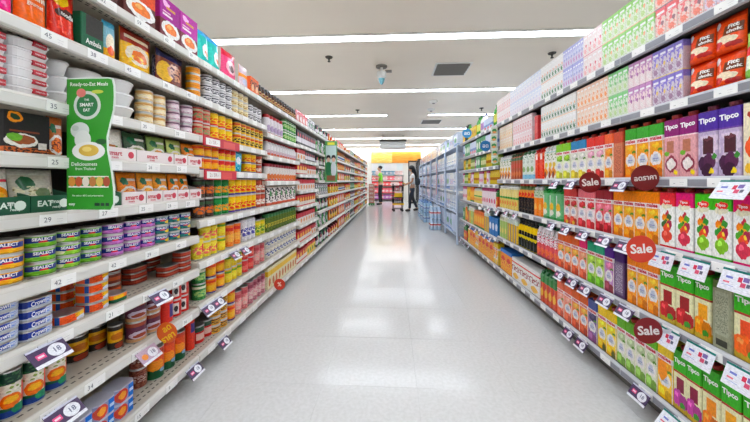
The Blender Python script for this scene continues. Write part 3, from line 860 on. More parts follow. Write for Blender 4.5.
# top shelf, two high
for a, b_, k, n in ((760, 704, 'd_lilac', 1), (704, 655, 'd_red', 1), (655, 602, 'd_green', 2), (602, 583, 'd_pinkwhite', 1), (583, 563, 'd_bluelilac', 2), (563, 541, 'd_whitegreen', 2)):
    run('R', R6, a, b_, k, 2, B, n=n)
run('R', R6, 541, 510, 'd_whiteplain', 2, B)
run('R', R6, 510, 497, 'd_pinkwhite', 2, B, where='past plain white packs')
# fifth shelf
run('R', R5, 760, 739, 'dp_green', 1, B, n=1)
run('R', R5, 738, 683, 'dp_red', 2, B, n=2)
run('R', R5, 683, 652, 'd_purple', 2, B, n=1); run('R', R5, 652, 628, 'd_mauve', 2, B, n=1); run('R', R5, 628, 608, 'd_green2', 2, B, n=1)
run('R', R5, 608, 577, 'd_orange', 2, B, n=2); run('R', R5, 576, 541, 'd_whitetree', 2, B, n=3)
run('R', R5, 539, 533, 'b_redend', 1, B, n=1); run('R', R5, 532, 513, 'd_pinkred', 2, B); run('R', R5, 512, 497, 'd_cream', 2, B)
# eye-level shelf
run('R', R4, 766, 742, 't_cream', 1, B, n=1)
run('R', R4, 740.6, 697.6, 't_grape', 1, B, n=2); run('R', R4, 697, 664, 't_mangosteen', 1, B, n=2); run('R', R4, 663, 625, 'm_orange_green', 1, B, n=3)
run('R', R4, 623, 613.5, 'm_side_org', 1, B, n=1); run('R', R4, 613, 604.5, 'm_tangerine', 1, B, n=1); run('R', R4, 604, 586.5, 'm_red', 1, B, n=2); run('R', R4, 586, 570.5, 'm_blue', 1, B, n=2); run('R', R4, 570, 556, 'm_lime', 1, B, n=2)
run('R', R4, 555.5, 544, 'p_white_fruit', 1, B, n=3); run('R', R4, 543.5, 534.5, 'p_red', 1, B, n=2); run('R', R4, 534, 522, 'p_white_green', 1, B); run('R', R4, 521, 510.5, 'p_brown', 1, B); run('R', R4, 510, 497, 'p_white_fruit', 1, B, where='on fourth shelf beside the tea cartons')
# third shelf
run('R', R3, 780, 732.5, 't_veg_pink', 1, B, n=2); run('R', R3, 731, 694, 't_veg_green', 1, B, n=2); run('R', R3, 692.5, 675, 't_veg_pink', 1, B, n=1, where='on third shelf between green and red tops'); run('R', R3, 674.5, 659.5, 't_veg_red', 1, B, n=1)
run('R', R3, 659, 613, 'm_orange', 1, B, n=4); run('R', R3, 612, 595, 'm_cherry', 1, B, n=2); run('R', R3, 594.5, 578, 'm_straw', 1, B, n=2); run('R', R3, 577, 563.5, 'm_mixred', 1, B, n=2)
run('R', R3, 562, 542.5, 'p_coco', 1, B, n=3); run('R', R3, 542, 533.5, 'p_orangewhite', 1, B, n=2); run('R', R3, 533, 517.5, 'p_blackorange', 1, B); run('R', R3, 517, 497, 'p_yellowgreen', 1, B)
# second shelf
run('R', R2, 800, 733, 't_tomato', 1, B, n=2); run('R', R2, 731.5, 712, 't_side', 1, .012, n=1); run('R', R2, 711, 694, 't_pepper', 1, B, n=1); run('R', R2, 693, 660, 't_beet', 1, B, n=2)
run('R', R2, 659, 627, 'm_orange', 1, B, n=3); run('R', R2, 624, 614, 'm_side_pur', 1, B, n=1); run('R', R2, 613.5, 604.5, 'm_grape', 1, B, n=1); run('R', R2, 604, 587, 'm_green2', 1, B, n=2); run('R', R2, 586.5, 579, 'm_pinktop', 1, B, n=1)
run('R', R2, 578.5, 557.5, 'm_org2', 1, B, n=3); run('R', R2, 557, 535.5, 'p_pinkflower', 1, B); run('R', R2, 535, 517.5, 'p_blackyellow', 1, B); run('R', R2, 517, 507, 'p_yellowstripe', 1, B); run('R', R2, 506.5, 497, 'p_greenpale', 1, B)
# bottom shelf
run('R', R1, 860, 742, 't_carrot', 1, B, n=3); run('R', R1, 741, 721, 't_pepper', 1, B, n=1); run('R', R1, 720, 702, 't_carrot', 1, B, n=1, where='on bottom shelf beside purple potato cartons'); run('R', R1, 701.5, 673, 't_purple', 1, B, n=2)
run('R', R1, 672.5, 657.5, 'm_mango', 1, B, n=1); run('R', R1, 657, 616.5, 'm_ygreen', 1, B, n=4); run('R', R1, 616, 597.5, 'm_yellow', 1, B, n=2); run('R', R1, 597, 588, 'm_navy', 1, B, n=1)
run('R', R1, 587.5, 572, 'm_org2', 1, B, n=2); run('R', R1, 571.5, 557, 'm_salmon', 1, B, n=2); run('R', R1, 556.5, 540, 'p_redmix', 1, B)
box('case_white', .2, .12, .2, (240, 236, 232), [('v', .78, .84, (214, 60, 60)), ('n', 7, .5, (150, 40, 50), (.02, .98, .42, .66)), ('e', .5, .2, .35, .12, (240, 190, 80))], 'white shrink-wrapped drink case with berry print', name='drink_case', cat='drink case')
box('case_orange', .15, .12, .22, (240, 150, 40), [('e', .5, .5, .35, .2, (214, 50, 40)), ('v', .84, 1.1, (60, 120, 190)), ('n', 6, .55, (250, 210, 60), (0, 1, 0, .5))], 'orange shrink-wrapped drink case', name='drink_case', cat='drink case')
run('R', R1, 539.5, 512, 'case_white', 1, B); run('R', R1, 511.5, 500.5, 'case_orange', 1, B)

# far drinks bays, 3.4 - 5.2 m
cam_near = 3.42
def far_run(side, z, y0, y1, keys, rng, back=.025, stackmap=None, detail=False, where=None, most=5):
    y = y0; used = {}
    while y < y1 - .04:
        k = rng.choice(keys); p = PR[k]
        n = rng.randint(max(1, most - 3), most)
        n = min(n, int((y1 - y) / (p['w'] + .002)))
        if n < 1: break
        st = (stackmap or {}).get(k, 1)
        w = where or ('on %s' % shelfname(side, z))
        used[k] = used.get(k, 0) + 1
        if used[k] > 1: w += ', %s cluster' % names[used[k] - 1]
        run(side, z, y, y + n * (p['w'] + .0025), k, st, back, px=False, detail=detail, where=w, n=n)
        y += n * (p['w'] + .0025) + .004
rg = random.Random(21)
bottle('q_dark', .04, .26, (44, 40, 44), [('v', .25, .55, (200, 60, 60))], 'dark syrup bottle with red label', capc=(30, 30, 30), name='syrup_bottle')
bottle('q_green', .042, .25, (80, 160, 70), [('v', .2, .6, (230, 230, 120))], 'green syrup bottle with yellow label', capc=(40, 120, 60), name='syrup_bottle')
bottle('q_white', .045, .24, (236, 234, 236), [('v', .2, .6, (190, 150, 200))], 'white bottle with lilac label', capc=(90, 90, 160), name='syrup_bottle')
box('q_bluewhite', .11, .1, .14, (206, 216, 236), [('v', .3, .5, (120, 150, 200)), ('e', .5, .2, .3, .12, (220, 90, 80))], 'pale blue powdered drink box', name='drink_box', cat='drink box')
box('q_yellow', .1, .1, .16, (244, 206, 30), [('e', .5, .5, .3, .2, (200, 150, 20)), ('v', .85, 1.1, (226, 186, 20))], 'bright yellow powdered drink box', name='drink_box', cat='drink box')
box('q_greenbox', .1, .1, .15, (60, 150, 90), [('e', .5, .5, .35, .25, (226, 236, 220))], 'green powdered drink box', name='drink_box', cat='drink box')
jar('q_yjar', .036, .13, (226, 200, 70), [('v', .35, .6, (180, 120, 40))], 'yellow spread jar', lidc=(230, 190, 40), name='drink_jar')
jar('q_gjar', .036, .13, (150, 180, 90), [('v', .3, .7, (226, 226, 170))], 'olive green spread jar', lidc=(60, 110, 50), name='drink_jar')
jar('q_pjar', .036, .13, (180, 90, 150), [('v', .3, .6, (240, 220, 230))], 'purple jam jar', lidc=(120, 40, 100), name='drink_jar')
box('q_orange', .09, .1, .17, (240, 150, 40), [('e', .5, .5, .35, .22, (250, 200, 60)), ('v', .8, 1.1, (226, 110, 30)), ('v', 0, .1, (50, 120, 60))], 'orange tea box', name='drink_box', cat='drink box')
box('q_pinkwhite', .085, .1, .17, (240, 226, 232), [('e', .5, .3, .3, .14, (214, 60, 110)), ('v', .82, 1.1, (170, 50, 110))], 'white and pink tea box', name='drink_box', cat='drink box')
box('q_blue', .1, .1, .16, (40, 120, 190), [('e', .5, .5, .35, .2, (240, 240, 250))], 'blue tea box', name='drink_box', cat='drink box')
for fi, (z, ks, st) in enumerate(((RV2[6], ['q_dark', 'q_green', 'q_white', 'q_bluewhite', 'q_yellow'], {}), (RV2[5], ['q_bluewhite', 'q_yellow', 'q_bluewhite', 'q_greenbox'], {}), (RV2[4], ['q_yjar', 'q_gjar', 'q_greenbox', 'q_pjar', 'q_yellow'], {}),
                  (RV2[3], ['q_pjar', 'q_gjar', 'q_pinkwhite', 'q_yjar'], {}), (RV2[2], ['q_orange', 'q_pinkwhite', 'p_yellowgreen', 'q_yellow', 'p_redmix'], {}), (RV2[1], ['q_blue', 'q_orange', 'p_greenpale', 'q_greenbox', 'p_yellowstripe', 'p_redmix'], {}), (RV2[0], ['case_orange', 'q_yellow', 'p_redmix', 'q_dark', 'q_orange', 'm_mango'], {}))):
    far_run('R', z, 3.45, 5.14, ks, rg, .02, st, True, where='on %s far-bay shelf down' % names[fi], most=3)

# ================================================================== CATALOGUE AND SHELVES: tinned-food side
def tuna(key, base, desc, extra=()):
    can(key, .041, .043, base, [('r', .14, .86, .42, .9, (36, 52, 130)), ('e', .5, .5, .1, .12, (214, 40, 60)), ('v', 0, .12, tuple(int(c * .75) for c in base)), ('n', 6, .57, tuple(min(255, c + 40) for c in base), (0, 1, .08, .42))] + list(extra), desc, 'tuna_can',
        txt=[('SEALECT', .0128, 0, .0295, (240, 240, 248), .035)])
tuna('tu_yellow', (238, 172, 30), 'yellow tuna can')
tuna('tu_green', (112, 178, 44), 'grass green tuna can')
tuna('tu_lime', (140, 196, 60), 'lime tuna can with tuna picture', extra=[('e', .2, .3, .2, .2, (230, 226, 190))])
tuna('tu_purple', (190, 112, 190), 'orchid purple tuna can')
tuna('tu_mauve', (176, 100, 178), 'dark mauve tuna can', extra=[('e', .25, .25, .16, .22, (240, 200, 60))])
tuna('tu_teal', (34, 118, 112), 'teal tuna can with yellow mark', extra=[('e', .75, .3, .16, .24, (240, 206, 50))])
def oval(key, w, d, h, base, layers, desc, txt=None, name='flat_tin'):
    lm = label_mat('label_' + key, base, layers, .3)
    n = 20; V = []; Fc = []; UV = []; FM = []
    pts = []
    for k in range(n):
        a = -PI / 2 + 2 * PI * (k + .5) / n
        cx, sx = math.cos(a), math.sin(a)
        pts.append((w / 2 * math.copysign(abs(cx) ** .6, cx), d / 2 + d / 2 * math.copysign(abs(sx) ** .6, sx)))
    for z, s in ((0, .97), (.003, 1), (h - .003, 1), (h, .98), (h - .001, .93)):
        for p in pts: V.append((p[0] * s, d / 2 + (p[1] - d / 2) * s, z))
    for i in range(4):
        for k in range(n):
            q = (k + 1) % n
            Fc.append((i * n + k, i * n + q, (i + 1) * n + q, (i + 1) * n + k)); FM.append(0 if i == 1 else 1)
            u0, u1 = pts[k][0] / w + .5, pts[q][0] / w + .5
            if pts[k][1] > d / 2: u0, u1 = u0 + 2, u1 + 2
            UV.append(((u0, i == 2 and 1 or (0 if i == 1 else 5)), (u1, i == 2 and 1 or (0 if i == 1 else 5)), (u1, 1 if i == 1 else 5), (u0, 1 if i == 1 else 5)))
    Fc.append(tuple(range(n))[::-1]); FM.append(1); UV.append(((5, 5),) * n)
    Fc.append(tuple(4 * n + k for k in range(n))); FM.append(1); UV.append(((5, 5),) * n)
    root = mesh(name, V, Fc, [lm, M_METAL], FM, UV)
    ring = MB().lathe([(.011, h - .0009), (.012, h + .0002), (.006, h + .0002)], 10, 0, (0, d * .3, 0)).me('ring_pull', M_METAL)
    reg(key, name, 'tin', desc, w, d, h, root, [('ring_pull', ring)] + ([('lettering', lettering_mesh(txt))] if txt else []))
oval('fl_blue', .118, .075, .03, (214, 220, 236), [('r', .0, .62, .25, 1, (30, 58, 150)), ('v', 0, .28, (190, 196, 206)), ('r', -.2, .12, .2, 1, (20, 44, 120)), ('n', 5, .55, (120, 150, 214), (.5, 1, .2, 1))], 'blue and white flat fish tin', txt=[('Crown', .02, -.012, .018, (246, 246, 250), .02, .05)])
oval('fl_orange', .118, .075, .034, (226, 90, 24), [('r', -.2, .05, 0, 1, (40, 80, 150)), ('r', .5, .9, .5, 1, (240, 190, 30)), ('n', 5, .56, (190, 60, 20), (.15, .6, 0, 1)), ('e', .8, .25, .25, .3, (214, 220, 236)), ('v', 0, .12, (190, 180, 170))], 'orange flat fish tin with yellow logo')
oval('fl_green', .105, .075, .034, (240, 130, 20), [('v', 0, .45, (20, 90, 60)), ('r', .1, .6, .5, .9, (246, 200, 30))], 'orange and green flat fish tin')
oval('fl_brown', .1, .07, .026, (150, 52, 34), [('v', .4, .6, (186, 80, 54)), ('v', 0, .16, (110, 40, 30))], 'brick brown flat fish tin')
can('ca_brown_deep', .037, .05, (120, 54, 34), [('v', .3, .7, (196, 96, 50))], 'short rust-brown tin', 'flat_tin')
# soup tins of the lower shelves
can('ca_garden', .034, .138, (30, 90, 60), [('v', .22, .74, (238, 232, 216)), ('n', 5, .56, (150, 170, 90), (0, 1, .56, .74)), ('e', .5, .36, .27, .17, (232, 116, 20)), ('e', .5, .38, .18, .08, (246, 186, 40)), ('r', .78, 1.3, .2, .7, (240, 84, 76)), ('r', -.3, .14, .2, .7, (236, 90, 80)), ('v', 0, .14, (28, 60, 130)), ('e', .8, .14, .3, .1, (40, 140, 100)), ('v', .74, 1, (24, 62, 48)), ('n', 6, .56, (60, 110, 70), (0, 1, .76, 1))], 'soup can with orange bowl on green-blue label')
can('ca_yelblack', .0375, .1, (40, 34, 28), [('v', .3, .82, (226, 172, 30)), ('e', .5, .55, .3, .16, (190, 110, 20)), ('e', .6, .14, .24, .12, (150, 60, 40))], 'yellow and black soup can')
can('ca_plum', .0375, .1, (92, 44, 66), [('v', .0, .18, (196, 150, 110)), ('e', .5, .35, .4, .2, (206, 190, 206)), ('e', .5, .3, .26, .1, (150, 70, 50)), ('v', .8, 1, (150, 70, 50))], 'plum and brown soup can')
can('ca_silver', .0375, .1, (170, 160, 152), [('r', .5, 1, 0, 1, (140, 80, 60)), ('v', .9, 1, (190, 186, 180))], 'half-silver soup can')
can('ca_redwhite', .0375, .1, (206, 50, 40), [('r', .2, .55, .15, .85, (236, 230, 226)), ('e', .4, .5, .1, .2, (60, 56, 60)), ('e', .75, .4, .2, .2, (180, 30, 34))], 'red and white soup can')
can('ca_redblue', .036, .125, (214, 56, 44), [('r', .55, .85, .2, .75, (70, 60, 120)), ('v', .85, 1, (240, 190, 180))], 'red soup can with blue flash')
can('ca_orangegreen', .04, .15, (226, 88, 34), [('v', 0, .3, (24, 86, 52)), ('e', .4, .45, .35, .18, (246, 150, 40)), ('e', .75, .24, .2, .08, (140, 180, 210)), ('v', .85, 1, (206, 70, 40))], 'orange soup can with dark green foot')
can('ca_tallred', .032, .17, (220, 64, 40), [('r', .4, .8, .45, .7, (70, 60, 130)), ('v', .8, 1, (240, 226, 220))], 'tall red can with white top', name='tall_can')
can('ca_redlow', .037, .08, (200, 40, 36), [('v', .7, 1, (50, 80, 60)), ('r', .25, .7, .2, .6, (240, 200, 190))], 'red can with green rim')
# yellow / red / green tins of the second bay
def mix(key, base, l1, l2, desc, r=.0365, h=.1, name='food_can', extra=()):
    can(key, r, h, base, [('e', .5, .4, .4, .2, l1), ('v', .72, .88, l2), ('n', 6, .56, tuple(min(255, c + 45) for c in base), (0, 1, 0, .7))] + list(extra), desc, name, seg=14)
mix('x_redgreen', (186, 66, 56), (140, 160, 110), (206, 190, 160), 'dull red and sage can')
mix('x_yellow', (246, 196, 22), (236, 110, 26), (250, 214, 40), 'bright yellow fruit can', extra=[('v', 0, .14, (222, 60, 40))])
mix('x_yelblk', (226, 176, 44), (70, 52, 34), (206, 70, 40), 'yellow and black curry can')
mix('x_orange', (240, 140, 28), (250, 190, 40), (222, 70, 40), 'orange fruit cocktail can', extra=[('v', 0, .1, (60, 50, 120))])
mix('x_redyel', (214, 50, 40), (250, 214, 60), (206, 36, 36), 'red bean can with yellow foot', extra=[('v', 0, .34, (250, 216, 40))])
mix('x_darkor', (56, 44, 40), (226, 116, 40), (60, 90, 60), 'black can with orange bean picture')
mix('x_green', (20, 116, 56), (246, 160, 40), (30, 140, 70), 'green vegetable can with orange picture')
mix('x_yelred', (248, 188, 24), (224, 70, 40), (250, 210, 50), 'yellow can with red fruit picture', extra=[('v', 0, .12, (80, 60, 140))])
mix('x_brownwhite', (160, 70, 50), (240, 234, 226), (200, 90, 70), 'brown and white bean can')
mix('x_lychee', (232, 206, 60), (240, 120, 110), (246, 226, 90), 'lemon yellow lychee can', extra=[('r', .6, .95, .3, .7, (206, 40, 50))])
mix('x_pine', (240, 200, 44), (250, 226, 80), (110, 160, 50), 'golden pineapple can')
mix('x_peach', (236, 130, 50), (250, 190, 90), (214, 60, 50), 'peach slice can', h=.12, name='tall_can')
mix('x_whiteblue', (226, 226, 234), (90, 90, 170), (236, 236, 240), 'white and blue milk can', h=.125, name='tall_can')
mix('x_corn', (196, 190, 60), (100, 150, 60), (240, 210, 60), 'yellow-green corn can')
mix('x_greenveg', (40, 110, 52), (170, 200, 120), (226, 226, 200), 'forest green coconut can', h=.11)
mix('x_red', (206, 46, 52), (230, 130, 110), (214, 60, 60), 'plain red tomato can')
mix('x_pink', (206, 120, 120), (232, 190, 180), (190, 80, 90), 'dusty pink fish can', h=.13, name='tall_can')
mix('x_mauve', (176, 110, 120), (226, 196, 190), (140, 60, 80), 'mauve fish can', h=.135, name='tall_can')
mix('x_cream', (226, 206, 160), (190, 150, 90), (240, 230, 200), 'cream gold rimmed can', r=.034, h=.05, name='small_can')
mix('x_blackwhite', (232, 230, 232), (70, 66, 80), (50, 46, 56), 'small white can with black lid band', r=.034, h=.048, name='small_can')
mix('x_beige', (222, 190, 140), (240, 228, 206), (214, 160, 90), 'beige dip cup', r=.034, h=.05, name='small_can')
mix('x_mauvesm', (196, 166, 180), (236, 230, 232), (110, 80, 100), 'mauve grey dip cup', r=.034, h=.05, name='small_can')
can('x_towerorange', .036, .036, (236, 150, 26), [('v', .42, .58, (206, 110, 16)), ('n', 9, .55, (250, 186, 60), (0, 1, 0, 1))], 'amber cheese tin', 'small_can')
mix('x_tunagold', (226, 160, 50), (120, 70, 40), (60, 46, 40), 'gold and black squat can', r=.04, h=.04, name='small_can')
jar('j_whitered', .036, .13, (234, 228, 232), [('e', .5, .35, .35, .2, (190, 170, 200)), ('v', 0, .08, (206, 80, 80))], 'white mayonnaise jar with red lid', name='sauce_jar')
jar('j_whiteorange', .036, .12, (236, 228, 224), [('e', .5, .3, .35, .22, (232, 140, 90)), ('v', 0, .1, (214, 60, 60))], 'white dressing jar with crimson lid', lidc=(160, 30, 50))
bottle('j_whitebot', .036, .17, (238, 234, 236), [('e', .5, .3, .4, .14, (214, 190, 200)), ('v', .0, .1, (226, 150, 120)), ('e', .5, .16, .3, .06, (220, 110, 90))], 'white salad cream bottle', capc=(190, 40, 50), name='sauce_bottle', neck=.5)
mix('x_greencan', (50, 140, 46), (190, 214, 150), (220, 230, 210), 'leaf green peas can', r=.037, h=.09)
jar('j_dark', .034, .12, (74, 50, 38), [('v', .3, .65, (196, 160, 110)), ('e', .5, .48, .2, .1, (130, 50, 40))], 'dark brown sauce jar with tan label', lidc=(50, 44, 40), name='sauce_jar')
jar('j_green', .036, .12, (120, 140, 60), [('v', .3, .6, (226, 210, 80)), ('n', 8, .5, (60, 90, 40), (0, 1, 0, 1))], 'pickled green vegetable jar', lidc=(40, 120, 60), name='sauce_jar')
mix('x_bluecream', (222, 216, 200), (90, 100, 160), (240, 236, 226), 'cream and blue condensed milk can', r=.037, h=.085)
pouch('po_panda', .12, .17, .04, (236, 230, 226), [('n', 4, .52, (60, 54, 56), (0, 1, .2, .9)), ('v', 0, .14, (226, 110, 80)), ('e', .6, .6, .2, .15, (100, 150, 100))], 'white and black noodle pouch', name='noodle_pouch')
box('bx_cream', .08, .1, .14, (236, 226, 190), [('v', .6, .85, (240, 200, 60)), ('e', .5, .3, .3, .2, (200, 120, 70))], 'cream and yellow sauce box', name='grocery_box', cat='box')

# pouches and boxes of the upper shelves
pouch('po_magenta', .13, .17, .05, (232, 24, 128), [('n', 4, .58, (250, 120, 180), (0, 1, 0, 1)), ('v', 0, .08, (250, 160, 200))], 'glossy magenta food pouch')
pouch('po_orange', .125, .17, .05, (238, 112, 20), [('v', .0, .06, (220, 90, 16)), ('r', .2, .85, .34, .6, (226, 100, 26))], 'glossy orange food pouch', txt=[('Cuisine', .03, 0, .098, (232, 222, 200), .035, -.04), ('gourmet', .019, 0, .072, (240, 226, 206), .02, -.04)])
pouch('po_red', .12, .17, .05, (212, 50, 30), [('e', .4, .82, .3, .14, (236, 196, 30)), ('n', 5, .57, (240, 96, 70), (0, 1, 0, .5)), ('e', .55, .55, .4, .1, (80, 50, 44)), ('v', 0, .05, (180, 40, 26))], 'glossy red food pouch with yellow flash', txt=[('noodle', .022, .01, .09, (240, 236, 230), .02, -.1)])
box('bo_green', .115, .05, .13, (18, 92, 62), [('r', .2, .95, .45, 1, (50, 48, 44)), ('v', 0, .1, (20, 110, 74))], 'dark green seasoning box', txt=[('Ambala', .026, .004, .035, (232, 236, 230), .02)], name='seasoning_box')
pouch('po_blue', .075, .15, .03, (140, 190, 206), [('e', .5, .45, .34, .25, (240, 226, 200)), ('v', .0, .3, (240, 176, 30)), ('e', .5, .25, .3, .12, (220, 90, 40)), ('v', .85, 1.1, (80, 160, 190))], 'small pale blue soup pouch')
pouch('po_redyel', .15, .19, .05, (240, 186, 34), [('v', .66, 1.1, (146, 40, 24)), ('e', .5, .42, .4, .26, (236, 222, 196)), ('e', .52, .4, .26, .16, (226, 120, 50)), ('n', 6, .58, (246, 214, 60), (0, 1, 0, .4)), ('r', .1, .9, .78, .86, (240, 220, 190))], 'red and yellow curry pouch')
pouch('po_navy', .05, .15, .03, (60, 56, 110), [('n', 5, .5, (190, 180, 200), (0, 1, 0, 1))], 'slim navy spice pouch')
pouch('po_dark', .15, .165, .05, (120, 62, 44), [('v', .78, 1.1, (34, 34, 70)), ('e', .25, .4, .24, .3, (226, 180, 60)), ('e', .6, .45, .3, .26, (206, 150, 120)), ('n', 7, .55, (90, 40, 50), (.4, 1, 0, .75))], 'navy and brown noodle pouch')
def platebox(key, base, lower, desc):
    box(key, .135, .05, .2, base, [('v', 0, .48, lower), ('e', .52, .3, .46, .2, (240, 238, 236)), ('e', .52, .31, .3, .12, (232, 130, 60)), ('e', .45, .35, .12, .05, (240, 180, 110)), ('r', .12, .6, .58, .63, (240, 220, 230)), ('r', .12, .5, .66, .69, (240, 200, 220)), ('e', .3, .86, .16, .07, (240, 190, 230)), ('r', .3, .75, .76, .82, (214, 160, 90))], desc, name='meal_box')
platebox('pb_orange', (214, 84, 40), (90, 40, 34), 'tall burnt-orange meal box with plate picture')
platebox('pb_purple', (156, 28, 136), (110, 40, 50), 'tall purple meal box with plate picture')
platebox('pb_magenta', (176, 30, 150), (120, 50, 60), 'tall magenta meal box with plate picture')
platebox('pb_brown', (130, 44, 30), (80, 34, 26), 'tall dark brown meal box with plate picture')
pouch('po_teal', .11, .2, .07, (40, 190, 180), [('e', .6, .4, .3, .22, (240, 240, 236)), ('e', .6, .34, .14, .08, (226, 110, 60)), ('v', .85, 1.1, (60, 160, 210)), ('r', 0, .25, .1, .7, (60, 210, 196))], 'turquoise rice bag')
pouch('po_pink', .14, .2, .07, (232, 80, 130), [('v', .78, 1.1, (206, 24, 60)), ('e', .5, .45, .32, .24, (246, 196, 206)), ('e', .5, .42, .18, .14, (90, 50, 60)), ('v', 0, .1, (240, 120, 160))], 'pink snack bag with red top')
pouch('po_lilac', .1, .17, .05, (226, 206, 214), [('v', .5, .65, (246, 150, 40)), ('e', .5, .3, .3, .14, (210, 214, 236))], 'pale lilac snack bag with orange band')
box('bo_orange', .08, .05, .13, (226, 110, 56), [('n', 6, .5, (60, 40, 36), (0, 1, .3, .8)), ('e', .5, .4, .3, .2, (246, 196, 150))], 'orange tea-time biscuit box', name='food_box')
# white bowls and trays
def bowl_pack():
    lm = label_mat('label_bowl', (240, 240, 240), [], .3)
    r = .058; h = .052
    root = lathe_uv('bowl_pack', [(r * .62, 0, 0), (r * .7, .003, 0), (r * .93, h - .012, 0), (r, h - .008, 0), (r, h - .004, 0), (r * .96, h - .003, 0)], [lm, lm], 20)
    film = MB().lathe([(r * .95, h - .0035), (r * .94, h)], 20, 0, (0, r, 0)).me('lid_film', M_WHITEP)
    reg('bowl', 'bowl_pack', 'bowl', 'white instant bowl with sealed lid', 2 * r, 2 * r, h, root, [('lid_film', film)])
bowl_pack()
def tray_pack():
    w, d, h = .15, .11, .029
    V = []; rings = [(.86, 0), (.97, h * .75), (1, h * .78), (1, h * .9), (.96, h)]
    pts = []
    for k in range(20):
        a = 2 * PI * (k + .5) / 20; cx, sx = math.cos(a), math.sin(a)
        pts.append((w / 2 * math.copysign(abs(cx) ** .45, cx), d / 2 * math.copysign(abs(sx) ** .45, sx)))
    Fc = []; n = 20
    for s, z in rings:
        for p in pts: V.append((p[0] * s, d / 2 + p[1] * s, z))
    for i in range(4):
        for k in range(n):
            q = (k + 1) % n; Fc.append((i * n + k, i * n + q, (i + 1) * n + q, (i + 1) * n + k))
    Fc.append(tuple(range(n))[::-1]); Fc.append(tuple(4 * n + k for k in range(n)))
    root = mesh('rice_tray', V, Fc, [mat('tray_white', (240, 238, 240), .3)])
    M_TR = mat('tray_red', (188, 26, 46), .35)
    band = MB().poly_prism([(-.003, .015), (d + .003, .015), (d + .003, h + .002), (-.003, h + .002)], 'x', -.004, .044)
    s1 = band.me('red_sleeve', M_TR)
    let = lettering_mesh([('instant rice', .0078, .02, .0225, (240, 220, 224), .02)])
    for v in let.vertices: v.co.y -= .0034
    reg('tray', 'rice_tray', 'tray', 'white rice tray with red paper band', w, d, h + .003, root, [('red_sleeve', s1), ('lettering', let)])
tray_pack()
box('bo_black', .19, .05, .122, (34, 30, 32), [('v', 0, .16, (190, 100, 50)), ('n', 14, .5, (60, 34, 28), (0, 1, 0, .15)), ('e', .22, .86, .17, .12, (240, 150, 40)), ('e', .22, .86, .1, .06, (30, 60, 40)), ('e', .36, .32, .36, .17, (236, 232, 226)), ('e', .38, .34, .27, .11, (150, 84, 50)), ('e', .2, .4, .16, .1, (110, 170, 60)), ('r', .1, .75, .52, .56, (120, 60, 40)), ('r', .72, .92, .14, .3, (226, 220, 215))], 'wide black noodle box with dish picture', name='meal_box')
pouch('po_greybag', .17, .185, .05, (200, 196, 180), [('e', .3, .68, .2, .16, (40, 96, 62)), ('n', 6, .5, (226, 220, 190), (.05, .95, .1, .6)), ('n', 8, .6, (150, 140, 100), (.05, .95, .1, .55)), ('e', .65, .42, .2, .13, (110, 130, 80)), ('v', .86, 1.1, (214, 214, 206))], 'grey-green dumpling pouch', name='meal_pouch')
pouch('po_orwhite', .15, .18, .05, (240, 236, 230), [('e', .5, .35, .45, .25, (240, 150, 24)), ('e', .5, .35, .28, .14, (250, 186, 60)), ('v', .7, .76, (226, 60, 90))], 'white meal pouch with orange curry', name='meal_pouch')
def mealp(key, top, food, rim, desc, w=.1, h=.155):
    pouch(key, w, h, .035, top, [('e', .5, .3, .46, .26, (232, 226, 214)), ('e', .5, .3, .36, .19, food), ('n', 8, .55, rim, (.15, .85, .14, .46)), ('e', .3, .72, .2, .12, (30, 100, 60)), ('r', .45, .92, .72, .8, (236, 232, 220))], desc, name='meal_pouch')
mealp('mp_orange', (236, 140, 44), (244, 160, 50), (206, 80, 30), 'orange curry meal pouch')
mealp('mp_amber', (240, 164, 60), (248, 190, 80), (222, 110, 40), 'amber pasta meal pouch')
mealp('mp_white', (232, 226, 214), (190, 120, 70), (90, 140, 60), 'white noodle meal pouch')
mealp('mp_dark', (56, 84, 56), (150, 160, 120), (210, 190, 140), 'dark green meal pouch')
mealp('mp_green', (150, 178, 100), (226, 150, 80), (100, 150, 60), 'pale green meal pouch')
mealp('mp_light', (196, 208, 120), (240, 220, 150), (120, 170, 70), 'yellow-green meal pouch')
mealp('mp_brown', (190, 110, 56), (226, 120, 50), (120, 60, 40), 'brown stir-fry meal pouch')

def display_tray(y0, y1, z, col_, ink, text, label, back=.017, h=.052, dpt=.1, side='L'):
    """open shelf-ready carton holding pouches"""
    X = XL - back
    L = y1 - y0
    r = bpy.data.objects.new('display_tray', None); col.objects.link(r)
    r.location = (X, (y0 + y1) / 2, z + .0004); r.rotation_euler = (0, 0, PI / 2)
    m = mat('tray_card_%d_%d_%d' % col_, col_, .55)
    t = .002; w = L / 2
    obj('front_panel', MB().box(-w, w, 0, t, 0, h).me('front_panel', m), r)
    obj('tray_base', MB().box(-w + t, w - t, t, dpt, 0, t).me('tray_base', m), r)
    for a in (-w, w - t):
        obj('side_panel', MB().poly_prism([(t, 0), (dpt, 0), (dpt, h * 1.5), (t, h)], 'x', a, a + t).me('side_panel', m), r)
    it = []
    for s, size, xx, zz, b in text: it.append((s, size, xx * L, zz * h, ink, b))
    obj('lettering', lettering_mesh(it), r)
    d = MB().lathe([(.014, -.0002), (.014, 0)], 14).me('emblem', mat('emb_%d_%d_%d' % ink, ink, .5))
    d.transform(Matrix.Translation((w - .024, -.0004, h * .5)) @ Matrix.Rotation(PI / 2, 4, 'X'))
    obj('emblem', d, r)
    tag(r, label, 'display tray', 'shelf-ready cartons under the meal pouches')

